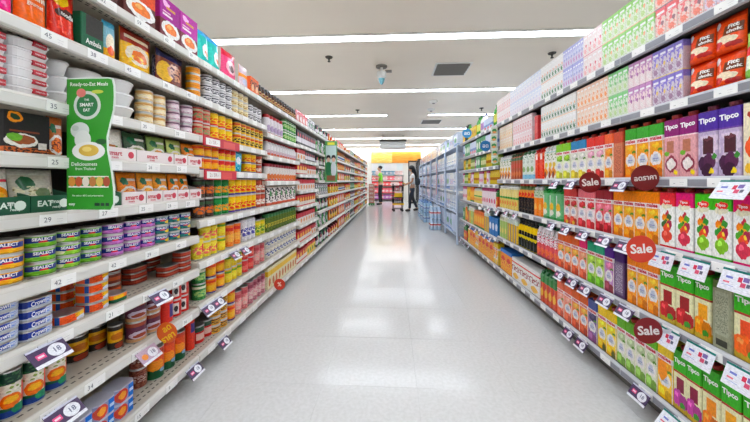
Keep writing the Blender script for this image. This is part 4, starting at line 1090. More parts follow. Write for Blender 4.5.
# ---- first bay (nearest the camera)
A = LV1
SB = .03
run('L', A[8], 60, 118, 'pb_brown', 1, SB, n=2); run('L', A[8], 119, 159, 'pb_orange', 1, SB, n=1); run('L', A[8], 160, 180, 'pb_purple', 1, SB, n=1); run('L', A[8], 180.5, 198, 'pb_magenta', 1, SB, n=1)
run('L', A[7], -12, 19, 'po_magenta', 1, SB, n=1); run('L', A[7], 20, 52, 'po_orange', 1, SB, n=1); run('L', A[7], 54, 80, 'po_red', 1, SB, n=1)
run('L', A[7], 81, 104, 'bo_green', 1, SB, n=1); run('L', A[7], 105, 118, 'po_blue', 1, SB, n=1); run('L', A[7], 125, 155, 'po_redyel', 1, SB, n=1); run('L', A[7], 155.5, 160.5, 'po_navy', 1, .09, n=1); run('L', A[7], 160, 186, 'po_dark', 1, SB, n=1)
run('L', A[7], 192, 206, 'x_towerorange', 4, .02, n=1)
run('L', A[6], -14, 10, 'tray', 5, .03, n=1); run('L', A[6], 11, 54, 'tray', 6, .03, n=1, where='on seventh shelf beside the green sign')
run('L', A[6], 56, 76, 'bowl', 3, .06, n=1, where='behind the green sign'); run('L', A[6], 77, 112, 'bowl', 3, .06, n=1, where='peeping past the green sign'); run('L', A[6], 114, 143, 'bowl', 3, .025, n=1)
run('L', A[6], 144, 170, 'x_beige', 3, .025, n=2); run('L', A[6], 171, 197, 'x_mauvesm', 3, .025, n=2)
run('L', A[5], 4, 50, 'bo_black', 1, .03, n=1)
run('L', A[5], 50.5, 66, 'mp_brown', 1, .05, n=1, where='beside the wide black box')
yy = lambda p, X=XL - .03: along(p, X)
zt = .004
for i, (a, b_, k) in enumerate(((98, 128, 'mp_white'), (129, 151, 'mp_dark'), (152, 170, 'mp_green'), (171, 185, 'mp_light'), (186, 199, 'mp_orange'))):
    run('L', A[5] + zt, a, b_, k, 1, .035, n=1, tilt=-.12, where='in red-lettered tray on sixth shelf')
TT = [('smart', .026, -.12, .55, .03), ('meals', .013, -.12, .25, .02)]
for i, (a, b_) in enumerate(((97, 133), (134, 171), (172, 185), (186, 199.5))):
    display_tray(yy(a), yy(b_), A[5], (240, 228, 226), (206, 60, 80), TT, 'white display tray with red lettering, sixth shelf, %s from camera end' % names[i])
run('L', A[4] + zt, -14, 17, 'po_orwhite', 1, .035, n=1, tilt=-.1, where='in dark green tray')
run('L', A[4] + zt, 18, 62, 'po_greybag', 1, .035, n=1, tilt=-.12, where='in dark green tray')
run('L', A[4] + zt, 98, 122, 'mp_white', 1, .035, n=1, tilt=-.12, where='in red-lettered tray on fifth shelf')
run('L', A[4] + zt, 123, 142, 'mp_orange', 1, .035, n=1, tilt=-.12, where='in second red-lettered tray on fifth shelf')
run('L', A[4] + zt, 142.5, 172, 'mp_amber', 1, .035, n=2, tilt=-.12, where='in red-lettered tray on fifth shelf')
run('L', A[4] + zt, 172.5, 199, 'mp_orange', 1, .035, n=2, tilt=-.12, where='in tray at bay end, fifth shelf')
for i, (a, b_) in enumerate(((-14, 26), (27, 68), (69, 99), (100, 118))):
    display_tray(yy(a), yy(b_), A[4], (16, 84, 56), (226, 238, 228), [('EAT', .024, -.18, .52, .03), ('smart', .016, .1, .62, .02), ('ready', .011, .1, .3, .02)], 'dark green display tray with white lettering, fifth shelf, %s from camera end' % names[i])
for i, (a, b_) in enumerate(((119, 143), (144, 160), (160.5, 175), (175.5, 187), (187.5, 199))):
    display_tray(yy(a), yy(b_), A[4], (240, 228, 226), (206, 60, 80), TT, 'white display tray with red lettering, fifth shelf, %s from camera end' % names[i])
# tuna cans
for a, b_, k, n in ((-5, 34, 'tu_yellow', 1), (35.5, 64, 'tu_green', 1), (65, 88, 'tu_lime', 1), (89, 108.5, 'tu_green', 1), (110, 129, 'tu_purple', 1), (130, 160, 'tu_purple', 2), (160.5, 198, 'tu_teal', 3)):
    w = {89: 'beside the purple ones', 130: 'beside the teal ones'}.get(a)
    run('L', A[3], a, b_, k, 3, .025, n=n, where=w)
run('L', A[2], -16, 24.5, 'fl_blue', 5, .02, n=1); run('L', A[2], 25.5, 57, 'fl_blue', 4, .02, n=1, where='in front stack on third shelf')
run('L', A[2], 61, 88, 'fl_orange', 1, .02, n=1, where='alone on third shelf'); run('L', A[2], 62, 84, 'fl_orange', 3, .14, n=1, where='set far back on third shelf')
run('L', A[2], 91, 112, 'fl_orange', 4, .02, n=1); run('L', A[2], 113.5, 130, 'fl_green', 1, .02, n=1); run('L', A[2], 110, 126, 'ca_brown_deep', 3, .1, n=1)
run('L', A[2], 133, 150, 'fl_brown', 3, .12, n=1, where='deep on third shelf'); run('L', A[2], 150.5, 163, 'fl_brown', 4, .2, n=1, where='deepest on third shelf'); run('L', A[2], 166, 182, 'fl_brown', 2, .05, n=1); run('L', A[2], 183, 198, 'fl_brown', 4, .03, n=1, where='at the bay end')
run('L', A[1], -20, 52, 'ca_garden', 1, .05, n=3); run('L', A[1], 53, 73, 'ca_garden', 1, .055, n=1, where='beside the yellow-black cans')
run('L', A[1], 74, 112, 'ca_yelblack', 1, .14, n=2); run('L', A[1], 118, 129, 'ca_yelblack', 1, .06, n=1, where='beside the plum cans')
run('L', A[1], 129.5, 140, 'ca_silver', 2, .12, n=1); run('L', A[1], 136, 165, 'ca_plum', 2, .03, n=2); run('L', A[1], 165.5, 177, 'ca_redblue', 1, .03, n=1); run('L', A[1], 177.5, 199, 'ca_redwhite', 2, .03, n=2)
# bottom shelf of the first bay
box('shrink3', .1, .08, .062, (150, 150, 176), [('r', .56, .98, .05, .92, (30, 104, 190)), ('r', .62, .9, .4, .6, (190, 214, 240)), ('e', .27, .5, .27, .42, (206, 70, 50)), ('e', .27, .52, .17, .24, (240, 160, 50)), ('v', .0, .08, (190, 190, 206)), ('v', .92, 1.1, (196, 196, 212))], 'shrink-wrapped snack pack in orange and blue', name='shrink_pack', cat='pack', ch=.016, rough=.12)
run('L', A[0], 40, 136, 'shrink3', 2, .025, n=4)
can('ca_jarbrown', .034, .09, (150, 90, 70), [('v', .3, .7, (200, 170, 160)), ('n', 8, .5, (110, 50, 40), (0, 1, 0, 1))], 'brown printed can behind the snack packs')
run('L', A[0], 136.5, 154, 'ca_jarbrown', 2, .09, n=1)
run('L', A[0], 157, 189, 'ca_orangegreen', 1, .06, n=3); run('L', A[0], 191.5, 198, 'ca_tallred', 1, .06, n=1)

# ---- second bay
A = LV2
run('L', A[7], 200, 223, 'po_teal', 1, .03, n=2); run('L', A[7], 223.5, 241, 'po_pink', 1, .03, n=1); run('L', A[7], 241.5, 250, 'po_lilac', 1, .03, n=1); run('L', A[7], 250.5, 259, 'bo_orange', 1, .03, n=2); run('L', A[7], 259.5, 296.5, 'j_dark', 1, .03)
run('L', A[6], 207.5, 234, 'x_blackwhite', 3, .025); run('L', A[6], 234.5, 250, 'x_cream', 3, .025); run('L', A[6], 250.5, 266, 'x_blackwhite', 2, .03, where='at the bay end')
run('L', A[5], 199, 213, 'x_redgreen', 2, .02); run('L', A[5], 213.5, 235, 'x_yellow', 2, .02); run('L', A[5], 238, 266, 'x_yelblk', 2, .02)
run('L', A[4], 199, 221, 'x_orange', 2, .02); run('L', A[4], 222, 238, 'x_redyel', 2, .02); run('L', A[4], 248, 258, 'x_yelred', 2, .02); run('L', A[4], 258.5, 266, 'x_brownwhite', 2, .02)
run('L', A[3], 199, 217, 'x_darkor', 2, .03); run('L', A[3], 217.5, 231, 'x_green', 2, .03); run('L', A[3], 231.5, 258, 'x_yelred', 2, .03); run('L', A[3], 258.5, 266.5, 'x_brownwhite', 2, .03, where='on fourth shelf')
run('L', A[2], 199, 220, 'x_lychee', [1, 2, 2], .03); run('L', A[2], 220.5, 229, 'x_pine', 2, .03); run('L', A[2], 229.5, 243, 'x_peach', 1, .03); run('L', A[2], 245, 257, 'x_whiteblue', 1, .03); run('L', A[2], 257.5, 266.5, 'x_corn', 1, .03)
run('L', A[1], 199, 210, 'x_greenveg', 2, .03); run('L', A[1], 210.5, 228, 'x_orange', 2, .03, where='on second shelf'); run('L', A[1], 228.5, 244, 'x_pine', 2, .03, where='on second shelf'); run('L', A[1], 244.5, 256, 'x_red', 2, .03); run('L', A[1], 256.5, 266.5, 'x_pink', 1, .03, where='on second shelf')
run('L', A[0], 199, 215, 'ca_redlow', 1, .06); run('L', A[0], 216, 230, 'x_tunagold', 4, .03); run('L', A[0], 231.5, 237, 'x_orange', 2, .03, n=1, where='on bottom shelf'); run('L', A[0], 237.5, 250, 'x_pink', 1, .03); run('L', A[0], 250.5, 266.5, 'x_mauve', 1, .03)
# ---- third bay
A = LV3
run('L', A[6], 268, 284, 'j_whitered', 1, .015); run('L', A[6], 285, 299, 'x_greencan', 2, .03)
run('L', A[5], 268, 299, 'j_whitebot', 1, .03); run('L', A[4], 268, 299, 'j_whiteorange', 1, .03)
run('L', A[3], 268, 299, 'po_panda', 1, .03); run('L', A[2], 268, 299, 'j_green', 1, .03); run('L', A[1], 268, 299, 'x_bluecream', 2, .03); run('L', A[0], 268, 296.5, 'bx_cream', 1, .03)
# ---- fourth bay: red boxes
box('f_red', .1, .08, .1, (196, 44, 48), [('v', .1, .42, (240, 230, 220)), ('e', .5, .6, .3, .2, (240, 190, 60))], 'red curry paste box', name='grocery_box')
box('f_redw', .11, .08, .1, (236, 226, 220), [('v', .6, 1.1, (186, 40, 50)), ('e', .5, .3, .3, .2, (220, 150, 90))], 'white and crimson stock box', name='grocery_box')
box('f_yel', .1, .08, .11, (240, 200, 70), [('v', .75, 1.1, (200, 50, 40)), ('e', .5, .35, .3, .2, (90, 140, 60))], 'yellow bouillon box', name='grocery_box')
box('f_black', .09, .08, .13, (50, 46, 56), [('v', .2, .55, (226, 220, 226)), ('e', .5, .7, .25, .14, (190, 60, 80))], 'black and white tea box', name='grocery_box')
pouch('f_green', .11, .15, .04, (70, 140, 80), [('e', .5, .4, .35, .25, (226, 226, 214)), ('v', .85, 1.1, (40, 100, 60))], 'green dried noodle bag', name='grocery_bag')
pouch('f_white', .12, .15, .04, (226, 222, 224), [('n', 5, .52, (96, 100, 110), (0, 1, .1, .9)), ('e', .5, .5, .3, .2, (120, 160, 130))], 'white and grey noodle bag', name='grocery_bag')
pouch('f_orange', .12, .15, .04, (226, 130, 60), [('e', .5, .4, .35, .25, (246, 214, 140)), ('v', .8, 1.1, (190, 50, 40))], 'orange snack bag', name='grocery_bag')
pouch('f_pinkb', .12, .15, .04, (226, 150, 150), [('e', .5, .4, .35, .25, (246, 230, 226)), ('v', .8, 1.1, (196, 60, 80))], 'pink snack bag', name='grocery_bag')
bottle('f_soy', .036, .16, (70, 40, 36), [('v', .15, .5, (226, 190, 70))], 'dark soy sauce bottle', capc=(200, 50, 40), name='sauce_bottle')
bottle('f_fish', .036, .16, (170, 110, 60), [('v', .15, .55, (230, 226, 220)), ('e', .5, .35, .3, .1, (40, 90, 150))], 'amber fish sauce bottle', capc=(220, 180, 50), name='sauce_bottle')
rl = random.Random(5)
A = LV4
far_run('L', A[8], BL[3] + .01, BL[4] - .01, ['f_white', 'f_pinkb'], rl, .03, where='on top shelf past the jars')
for i, ks in enumerate((['f_red', 'f_yel'], ['f_red', 'f_redw'], ['f_redw', 'f_red'], ['f_red'], ['f_redw'], ['f_redw', 'f_red'], ['f_black', 'f_redw'], ['f_black'])):
    far_run('L', A[i], BL[3] + .01, BL[4] - .01, ks, rl, .03, {}, True, where='in the red-box bay, %s shelf up' % names[i])
A = LV5
for k in range(4, 14):
    pal = [['f_white', 'f_green', 'f_black'], ['f_orange', 'f_yel', 'f_red', 'f_soy'], ['f_pinkb', 'f_orange', 'f_fish'], ['f_red', 'f_white', 'f_yel']][(k - 4) % 4]
    for i, z in enumerate(A):
        ks = [rl.choice(pal), rl.choice(pal)]
        y = BL[k] + .01; c = 0
        while y < BL[k + 1] - .1:
            kk = ks[c % 2]; p = PR[kk]
            m = 1.35 if k > 6 else 1.12
            run('L', z, y, y + p['w'], kk, 1, .03, px=False, detail=False, n=1, where='in %s bay, %s shelf up, %s in' % (names[k], names[i], names[c]))
            y += p['w'] * m + .004; c += 1

# ================================================================== SHELF CARDS AND SIGNS
def card_mesh(name, w, h, lm):
    me = box_uv(name, w, .003, h, lm, .0008)
    me.transform(Matrix.Translation((0, 0, -h)))
    return me
PROMO = label_mat('promo_card', (78, 62, 92), [('r', -1, 2, .0, .17, (238, 238, 244)), ('r', -1, 2, .9, 1.1, (206, 206, 222)), ('e', .68, .53, .23, .33, (242, 242, 248)), ('r', .14, .38, .4, .66, (222, 90, 140)), ('r', .18, .34, .48, .58, (246, 220, 232))], .3, wob=0)
PROMO_O = label_mat('promo_card_orange', (196, 170, 190), [('r', -1, 2, .0, .17, (238, 238, 244)), ('e', .68, .53, .23, .33, (242, 242, 248)), ('e', .26, .5, .14, .2, (236, 150, 60))], .3, wob=0)
WHITEC = label_mat('white_card', (242, 242, 250), [('r', -1, 2, .9, 1.1, (20, 120, 112)), ('r', .5, .62, .5, .72, (206, 60, 90)), ('r', .64, .8, .56, .76, (130, 110, 170)), ('r', .6, .74, .3, .5, (214, 90, 120)), ('r', .76, .86, .34, .5, (100, 100, 120)), ('r', .16, .36, .56, .66, (120, 130, 200)), ('r', .12, .3, .34, .42, (236, 130, 150)), ('r', .1, .44, .22, .25, (180, 190, 226))], .35, wob=0)
ME_PROMO = card_mesh('promo_card', .098, .062, PROMO); ME_PROMO_O = card_mesh('promo_card', .098, .062, PROMO_O); ME_WHITE = card_mesh('price_card', .105, .074, WHITEC)
LET_PROMO = lettering_mesh([('18', .022, .018, -.029, (110, 112, 140), .02)])
CLIP = MB().box(-.012, .012, .003, .018, -.012, .004).me('clip', mat('clear_clip', (205, 206, 216), .25))
def card(side, px, z, kind, label, tilt=None, out=.012):
    tilt = tilt if tilt is not None else (.75 if side == 'L' else .55)
    me = {'p': ME_PROMO, 'o': ME_PROMO_O, 'w': ME_WHITE}[kind]
    X = XL + out if side == 'L' else XR - out
    o = obj('promo_card' if kind != 'w' else 'price_card', me, None, (X, along(px, X), z - .012), (-tilt, 0, PI / 2 if side == 'L' else -PI / 2))
    obj('clip', CLIP, o)
    if kind != 'w': obj('lettering', LET_PROMO, o)
    tag(o, label, 'promo card' if kind != 'w' else 'price card', 'purple promotion cards on shelf edges' if kind != 'w' else 'white price cards on drinks shelves')
Lb = LV1
card('L', 44, Lb[2], 'p', 'purple promotion card above the orange-bowl soup cans')
card('L', 60, Lb[1], 'p', 'purple promotion card above the shrink-wrapped snack packs')
card('L', 145, Lb[1], 'o', 'promotion card with orange dot beside the yellow disc sign')
card('L', 192, Lb[0], 'p', 'lowest purple promotion card hanging over the floor, first bay')
card('L', 157, Lb[2], 'p', 'purple promotion card above the plum soup cans')
card('L', 206, LV2[1], 'p', 'purple promotion card on second-bay knee-high shelf, first of pair')
card('L', 216, LV2[1], 'p', 'purple promotion card on second-bay knee-high shelf, second of pair')
card('L', 222, LV2[0], 'p', 'purple promotion card over the floor below squat gold cans')
card('L', 233, LV2[2], 'p', 'purple promotion card under the peach cans, first of pair')
card('L', 243, LV2[2], 'p', 'purple promotion card under the peach cans, second of pair')
for px, nm in ((553, 'first'), (567, 'second'), (585, 'third'), (606, 'fourth'), (627, 'fifth')):
    card('R', px, R3, 'p', 'purple promotion card under the orange and crimson cartons, %s from far end' % nm)
for px, nm in ((561, 'first'), (574, 'second'), (587, 'third'), (607, 'fourth'), (627, 'fifth')):
    card('R', px, R2, 'p', 'purple promotion card above the bottom cartons, %s from far end' % nm)
for px, nm in ((570, 'first'), (583, 'second'), (642, 'third')):
    card('R', px, R1, 'p', 'purple promotion card over the floor below the drinks, %s from far end' % nm)
for px, nm in ((556, 'first'), (572, 'second'), (622, 'third')):
    card('R', px, R4, 'p', 'purple promotion card on eye-level drinks shelf, %s from far end' % nm, .5)
for px, nm in ((664, 'first'), (696, 'second'), (741, 'third')):
    card('R', px, R3, 'w', 'white teal-edged price card under the white vegetable cartons, %s from far end' % nm, .32)
for px, nm in ((668, 'first'), (701, 'second'), (745, 'third')):
    card('R', px, R2, 'w', 'white teal-edged price card under the beetroot cartons, %s from far end' % nm, .32)
card('R', 676, R1, 'w', 'white teal-edged price card on the lowest drinks rail', .6)
card('R', 738, R4, 'w', 'white teal-edged price card under the grape juice cartons', .6)
for i, px in enumerate((490, 498, 507, 516)):
    card('R', px, R3 if i > 1 else RV2[2], 'p', 'small far promotion card on waist-high drinks rail, %s from far end' % names[i], .5)
for i, px in enumerate((466, 471, 476, 481, 486, 491)):
    card('R', px, RV2[1], 'p', 'tiny far promotion card on knee-high drinks rail, %s from far end' % names[i], .5)
for i, px in enumerate((461, 465, 469)):
    card('R', px, RV2[0], 'p', 'tiny far promotion card on lowest drinks rail, %s from far end' % names[i], .5)

def disc(px, X, z, r, colr, text, tcol, size, label, tilt=.0, two=None):
    """round flag sign standing out from the shelf edge, facing along the aisle"""
    y = along(px, X)
    o = bpy.data.objects.new('disc_sign', None); col.objects.link(o)
    o.location = (X, y, z); o.rotation_euler = (0, 0, .05 if X < 0 else -.08)
    m = MB().lathe([(r * .985, -.0012), (r, 0), (r * .985, .0012)], 32).me('disc', mat('disc_%d_%d_%d' % colr, colr, .35))
    m.transform(Matrix.Rotation(PI / 2, 4, 'X')); obj('disc', m, o)
    its = [(text, size, 0, 0 if not two else size * .55, tcol, .028, tilt)]
    if two: its.append((two, size, size * .2, -size * .55, tcol, .035, tilt))
    l = lettering_mesh(its)
    for v in l.vertices: v.co.y = -.0019
    obj('lettering', l, o)
    lip = XL if X < 0 else XR
    sg = 1 if X > 0 else -1
    arm = MB().box(min(0, (lip - X)) if sg < 0 else 0, max(0, (lip - X)) if sg > 0 else 0, .0015, .004, -.008, .008).me('clip_arm', mat('clear_clip', (205, 206, 216), .25))
    obj('clip_arm', arm, o)
    tag(o, label, 'sign', 'round flag signs on shelf edges')
DRED = (128, 20, 26)
disc(590, 1.09, 1.072, .057, DRED, 'Sale', (240, 234, 232), .054, 'dark red round Sale sign on eye-level drinks shelf', .1)
disc(645, 1.09, 1.093, .056, (122, 22, 24), 'ลดราคา', (236, 226, 222), .029, 'dark red round Thai-lettered sign under the orange cartons', .12)
disc(641, 1.06, .79, .058, (222, 62, 40), 'Sale', (246, 240, 236), .054, 'orange-red round Sale sign on third drinks shelf', .1)
disc(648, 1.05, .465, .054, (136, 18, 30), 'Sale', (236, 228, 228), .051, 'dark red round Sale sign on second drinks shelf', .1)
disc(167, -1.0, .405, .046, (226, 92, 16), 'ลด', (246, 200, 20), .036, 'orange disc with slanting yellow lettering beside plum soup cans', .6, 'ราคา')
disc(467, 1.09, 1.775, .068, (40, 140, 205), 'ลด', (240, 246, 250), .07, 'bright blue round sign high on far drinks shelf')
disc(485.5, 1.09, 1.49, .062, (30, 125, 195), 'ลด', (240, 246, 250), .06, 'bright blue round sign beside the hanging clip strip')
# red hexagonal flag far down the tinned side
disc(279.5, -1.0, .16, .05, (214, 60, 36), '%', (250, 220, 200), .05, 'small red-orange flag near the floor under yellow boxes')

# green standing sign clipped to the first tinned-food bay
def green_sign():
    W, H = .163, .424
    x0, z0 = -1.047, .988
    y = along(67, XL) + .0
    r = bpy.data.objects.new('standing_sign', None); col.objects.link(r)
    r.location = (x0, y, z0)
    pts = [(0, 0), (W * .93, 0), (W * .99, .02), (W * .985, .07), (W * .93, .13), (W * .86, .19), (W * .85, .235), (W * .92, .28), (W * .985, .32), (W, .36), (W * .995, .395), (W * .96, .417), (W * .9, H), (0, H)]
    M_G1 = mat('sign_edge', (226, 236, 226), .4); M_G2 = mat('sign_green', (44, 150, 34), .4)
    obj('board', MB().poly_prism(pts, 'y', 0, .003).me('board', M_G1), r)
    inner = [(max(.0, p[0] - (.0045 if p[0] > .1 else 0)), min(H - .004, max(0, p[1]))) for p in pts]
    obj('green_face', MB().poly_prism(inner, 'y', -.0006, .0).me('green_face', M_G2), r)
    def ell(cx, cz, rx, rz, c, lay, name):
        k = 24
        V = [(cx + rx * math.cos(2 * PI * i / k), -.0007 - lay * .0003, cz + rz * math.sin(2 * PI * i / k)) for i in range(k)]
        obj(name, mesh(name, V, [tuple(range(k))], [mat('sp_%d_%d_%d' % c, c, .4)]), r)
    # magnifier emblem
    ell(.07, .335, .046, .046, (206, 214, 206), 1, 'emblem_ring'); ell(.07, .335, .036, .036, (28, 120, 60), 2, 'emblem_disc')
    ell(.05, .375, .016, .014, (222, 120, 110), 3, 'food_spot'); ell(.105, .378, .02, .006, (196, 210, 70), 3, 'leaf_print')
    # ghostly cook and the plate
    ell(.045, .255, .032, .026, (214, 220, 214), 1, 'steam_print'); ell(.055, .225, .028, .03, (226, 230, 224), 2, 'steam_print'); ell(.03, .262, .012, .009, (190, 200, 190), 3, 'steam_print')
    ell(.075, .188, .056, .03, (238, 238, 234), 3, 'plate_print'); ell(.076, .19, .034, .019, (220, 180, 70), 4, 'pasta_print'); ell(.07, .194, .016, .008, (240, 214, 120), 5, 'pasta_print'); ell(.118, .218, .018, .009, (30, 90, 40), 4, 'badge_print')
    for i in range(6): ell(.018 + i * .0235, .09, .012, .016, [(226, 150, 60), (200, 90, 50), (236, 226, 210), (190, 120, 60), (226, 190, 90), (180, 80, 50)][i], 2, 'dish_print')
    obj('print_strip', MB().box(.006, .142, -.0012, -.0008, .071, .076).box(.006, .142, -.0012, -.0008, .104, .108).me('print_strip', mat('sp_cream', (240, 236, 226), .4)), r)
    its = [('Ready-to-Eat Meals', .0165, .078, .402, (240, 246, 238), .015), ('THE', .009, .07, .352, (240, 244, 240), .02), ('SMART', .015, .07, .336, (240, 244, 240), .03), ('EAT', .013, .07, .319, (240, 244, 240), .03),
           ('Deliciousness', .016, .062, .146, (236, 244, 234), .012), ('from Thailand', .012, .066, .131, (226, 240, 224), .01), ('No colour, MSG and preservatives', .0075, .074, .045, (226, 240, 224), .01), ('easy', .012, .02, .018, (236, 244, 234), .03)]
    l = lettering_mesh(its)
    for v in l.vertices: v.co.y = -.0031
    obj('lettering', l, r)
    obj('print_badge', MB().box(.095, .112, -.0012, -.0008, .012, .022).box(.116, .128, -.0012, -.0008, .012, .022).box(.132, .144, -.0012, -.0008, .012, .022).me('print_badge', mat('sp_dark', (20, 60, 40), .4)), r)
    tag(r, 'tall green Ready-to-Eat Meals sign with wavy edge beside meal pouches', 'sign')
green_sign()

# red promotion strips on the second bay
def strip(a, b_, z, label):
    X = XL + .008
    ya, yb = along(a, X), along(b_, X); L = yb - ya
    r = bpy.data.objects.new('promo_strip', None); col.objects.link(r)
    r.location = (X, (ya + yb) / 2, z); r.rotation_euler = (0, 0, PI / 2)
    obj('strip', MB().box(-L / 2, L / 2, -.004, .001, -.052, .004).me('strip', mat('strip_red', (206, 34, 56), .4)), r)
    obj('white_panel', MB().box(-L / 2 + .02, -L / 2 + .16, -.0048, -.0042, -.046, -.006).me('white_panel', M_PAPER), r)
    obj('pale_panel', MB().box(.0, L / 2 - .06, -.0048, -.0042, -.046, -.006).me('pale_panel', mat('strip_pale', (226, 80, 76), .4)), r)
    l = lettering_mesh([('2 / 59.-', .03, -L / 2 + .09, -.027, (196, 150, 160), .01)])
    for v in l.vertices: v.co.y = -.0052
    obj('lettering', l, r)
    tag(r, label, 'promotion strip', 'red promotion strips of the second tinned-food bay')
strip(203, 239, LV2[5], 'red promotion strip with white panel under yellow fruit cans')
strip(204, 236, LV2[4], 'red promotion strip with white panel under red bean cans')
# blue snack bag hanging in front of the cans
pouch('po_hang', .12, .155, .03, (24, 160, 190), [('n', 5, .56, (120, 215, 230), (0, 1, 0, 1)), ('e', .5, .55, .3, .2, (226, 240, 246)), ('v', .9, 1.1, (16, 120, 160))], 'bright blue snack bag hanging between red and yellow cans', name='snack_pouch')
o = put('po_hang', XL - .028, along(242.5, XL), LV2[4] + .002, PI / 2, PR['po_hang']['desc'], 'hanging bags', tilt=0)
o.rotation_euler = (0, .1, PI / 2); o.location.z += .006; o.scale = (.9, .7, .88)

# clip strip of small packs where the drinks bays change
r = bpy.data.objects.new('clip_strip', None); col.objects.link(r); r.location = (XR - .03, along(494.5, XR - .03), 1.27); r.rotation_euler = (0, 0, -.2)
obj('backing_strip', MB().box(-.014, .014, .012, .015, 0, .42).me('backing_strip', mat('clip_white', (226, 232, 226), .4)), r)
cp = pouch_mesh('snack_pack', .07, .085, .02, label_mat('label_clip', (214, 224, 206), [('e', .5, .4, .35, .25, (80, 150, 90)), ('v', .8, 1.1, (236, 240, 236)), ('e', .5, .2, .3, .14, (236, 170, 110))]))
for i in range(5): obj('snack_pack', cp, r, (rnd.uniform(-.008, .008), -.012, .005 + i * .08), (0, rnd.uniform(-.08, .08), 0))
tag(r, 'hanging strip of small green and white packs between drinks bays', 'clip strip')

# poster panel standing out of the fifth tinned-food bay
r = bpy.data.objects.new('poster_panel', None); col.objects.link(r); r.location = (-1.04, 4.69, 0)
PZ0, PZ1, PW = 1.065, 1.70, .19
obj('board', MB().box(0, PW, 0, .006, PZ0, PZ1).me('board', mat('poster_green', (90, 160, 90), .4)), r)
obj('sky_print', MB().box(.012, PW - .012, -.001, -.0002, PZ0 + .3, PZ1 - .07).me('sky_print', mat('poster_sky', (196, 216, 214), .4)), r)
obj('yellow_band', MB().box(.04, PW - .04, -.0014, -.0004, PZ1 - .06, PZ1 - .02).me('yellow_band', mat('poster_yellow', (226, 220, 60), .4)), r)
def flat_ell(name, cx, cz, rx, rz, c, y, parent):
    k = 18
    V = [(cx + rx * math.cos(2 * PI * i / k), y, cz + rz * math.sin(2 * PI * i / k)) for i in range(k)]
    obj(name, mesh(name, V, [tuple(range(k))], [mat('sp_%d_%d_%d' % c, c, .4)]), parent)
for cx, c in ((.055, (30, 120, 70)), (.135, (214, 222, 226))):
    flat_ell('shirt_print', cx, PZ0 + .2, .045, .12, c, -.0016, r); flat_ell('hair_print', cx, PZ0 + .375, .036, .045, (34, 28, 28), -.0018, r); flat_ell('face_print', cx, PZ0 + .345, .026, .035, (222, 176, 150), -.002, r)
obj('bowl_print', MB().box(.03, PW - .03, -.0024, -.002, PZ0 + .02, PZ0 + .1).me('bowl_print', mat('poster_bowl', (150, 90, 60), .4)), r)
obj('bracket', MB().box(-.012, .03, .006, .02, PZ0 + .08, PZ0 + .12).me('bracket', M_GREYP), r)
tag(r, 'tall green poster panel showing two people, standing out of the shelves', 'poster')

# ================================================================== PALE BLUE STEEL RACK WITH WATER
M_BLUE = mat('rack_blue', (190, 204, 226), .35)
M_FILM = label_mat('label_film', (222, 230, 242), [('n', 4, .5, (196, 212, 232), (0, 1, 0, 1)), ('v', .35, .6, (236, 240, 246)), ('n', 6, .5, (130, 160, 205), (0, 1, .42, .52))], .15)
M_BOT = mat('water_blue', (150, 196, 230), .12, alpha=1)
RX = XR - .06
def rack(y0, y1, label):
    r = bpy.data.objects.new('steel_rack', None); col.objects.link(r); r.location = (RX, y0, 0)
    L = y1 - y0
    for yy_ in (.02, L - .02):
        for xx in (.02, .44):
            obj('post', MB().tube([(xx, yy_, .0), (xx, yy_, 1.68)], .02, 8).me('post', M_BLUE), r)
        obj('end_rail', MB().tube([(.02, yy_, 1.68), (.1, yy_, 1.72), (.36, yy_, 1.72), (.44, yy_, 1.68)], .018, 8).me('end_rail', M_BLUE), r)
    for z in (.16, .55, .93, 1.31):
        obj('shelf', MB().box(.0, .46, .02, L - .02, z - .02, z).me('shelf', M_BLUE), r)
        obj('front_rail', MB().tube([(.015, .02, z + .06), (.015, L - .02, z + .06)], .008, 6).me('front_rail', M_BLUE), r)
    obj('top_shelf', MB().box(.0, .46, .02, L - .02, 1.66, 1.68).me('top_shelf', M_BLUE), r)
    obj('front_panel', MB().box(-.002, .006, .05, .05 + L * .3, .2, .5).me('front_panel', mat('rack_panel', (186, 202, 226), .3)), r)
    tag(r, label, 'rack')
    return r
def bottle_mesh(h, rb, label):
    return lathe_uv('water_bottle', [(rb * .9, 0, 0), (rb, .01, 0), (rb, h * .3, 0), (rb * .94, h * .34, 0), (rb, h * .38, 0), (rb, h * .66, 0), (rb * .5, h * .86, 0), (rb * .4, h * .88, 0), (rb * .4, h * .93, 1), (rb * .45, h * .935, 1), (rb * .45, h, 1)], label, 10)
M_WL = label_mat('label_water', (178, 208, 234), [('v', .36, .62, (226, 234, 244)), ('v', .42, .52, (60, 110, 190))], .12)
M_WL2 = label_mat('label_water2', (196, 216, 236), [('v', .36, .62, (240, 236, 240)), ('v', .44, .54, (206, 60, 70))], .12)
ME_WB = bottle_mesh(.26, .038, [M_WL, mat('cap_w', (60, 120, 200), .35)])
ME_WB2 = bottle_mesh(.26, .038, [M_WL2, mat('cap_w2', (220, 226, 236), .35)])
def water_pack(x, y, z, rows_, cols_, label, me, rz=0, film=True, group='shrink-wrapped water packs'):
    r = bpy.data.objects.new('water_pack', None); col.objects.link(r); r.location = (x, y, z); r.rotation_euler = (0, 0, rz)
    for i in range(rows_):
        for j in range(cols_): obj('water_bottle', me, r, (.04 + i * .079, .002 + j * .079, 0))
    tag(r, label, 'water pack', group)
def carton_pack(x, y, z, w, d, h, m, label, c):
    me = box_uv('water_case', d, w, h, m, .012)
    o = obj('water_case', me, None, (x, y, z), (0, 0, -PI / 2))
    tag(o, label, 'water case', 'wrapped water cases on the blue rack')
ry = [5.24 + 1.2 * i for i in range(6)]
rw = random.Random(11)
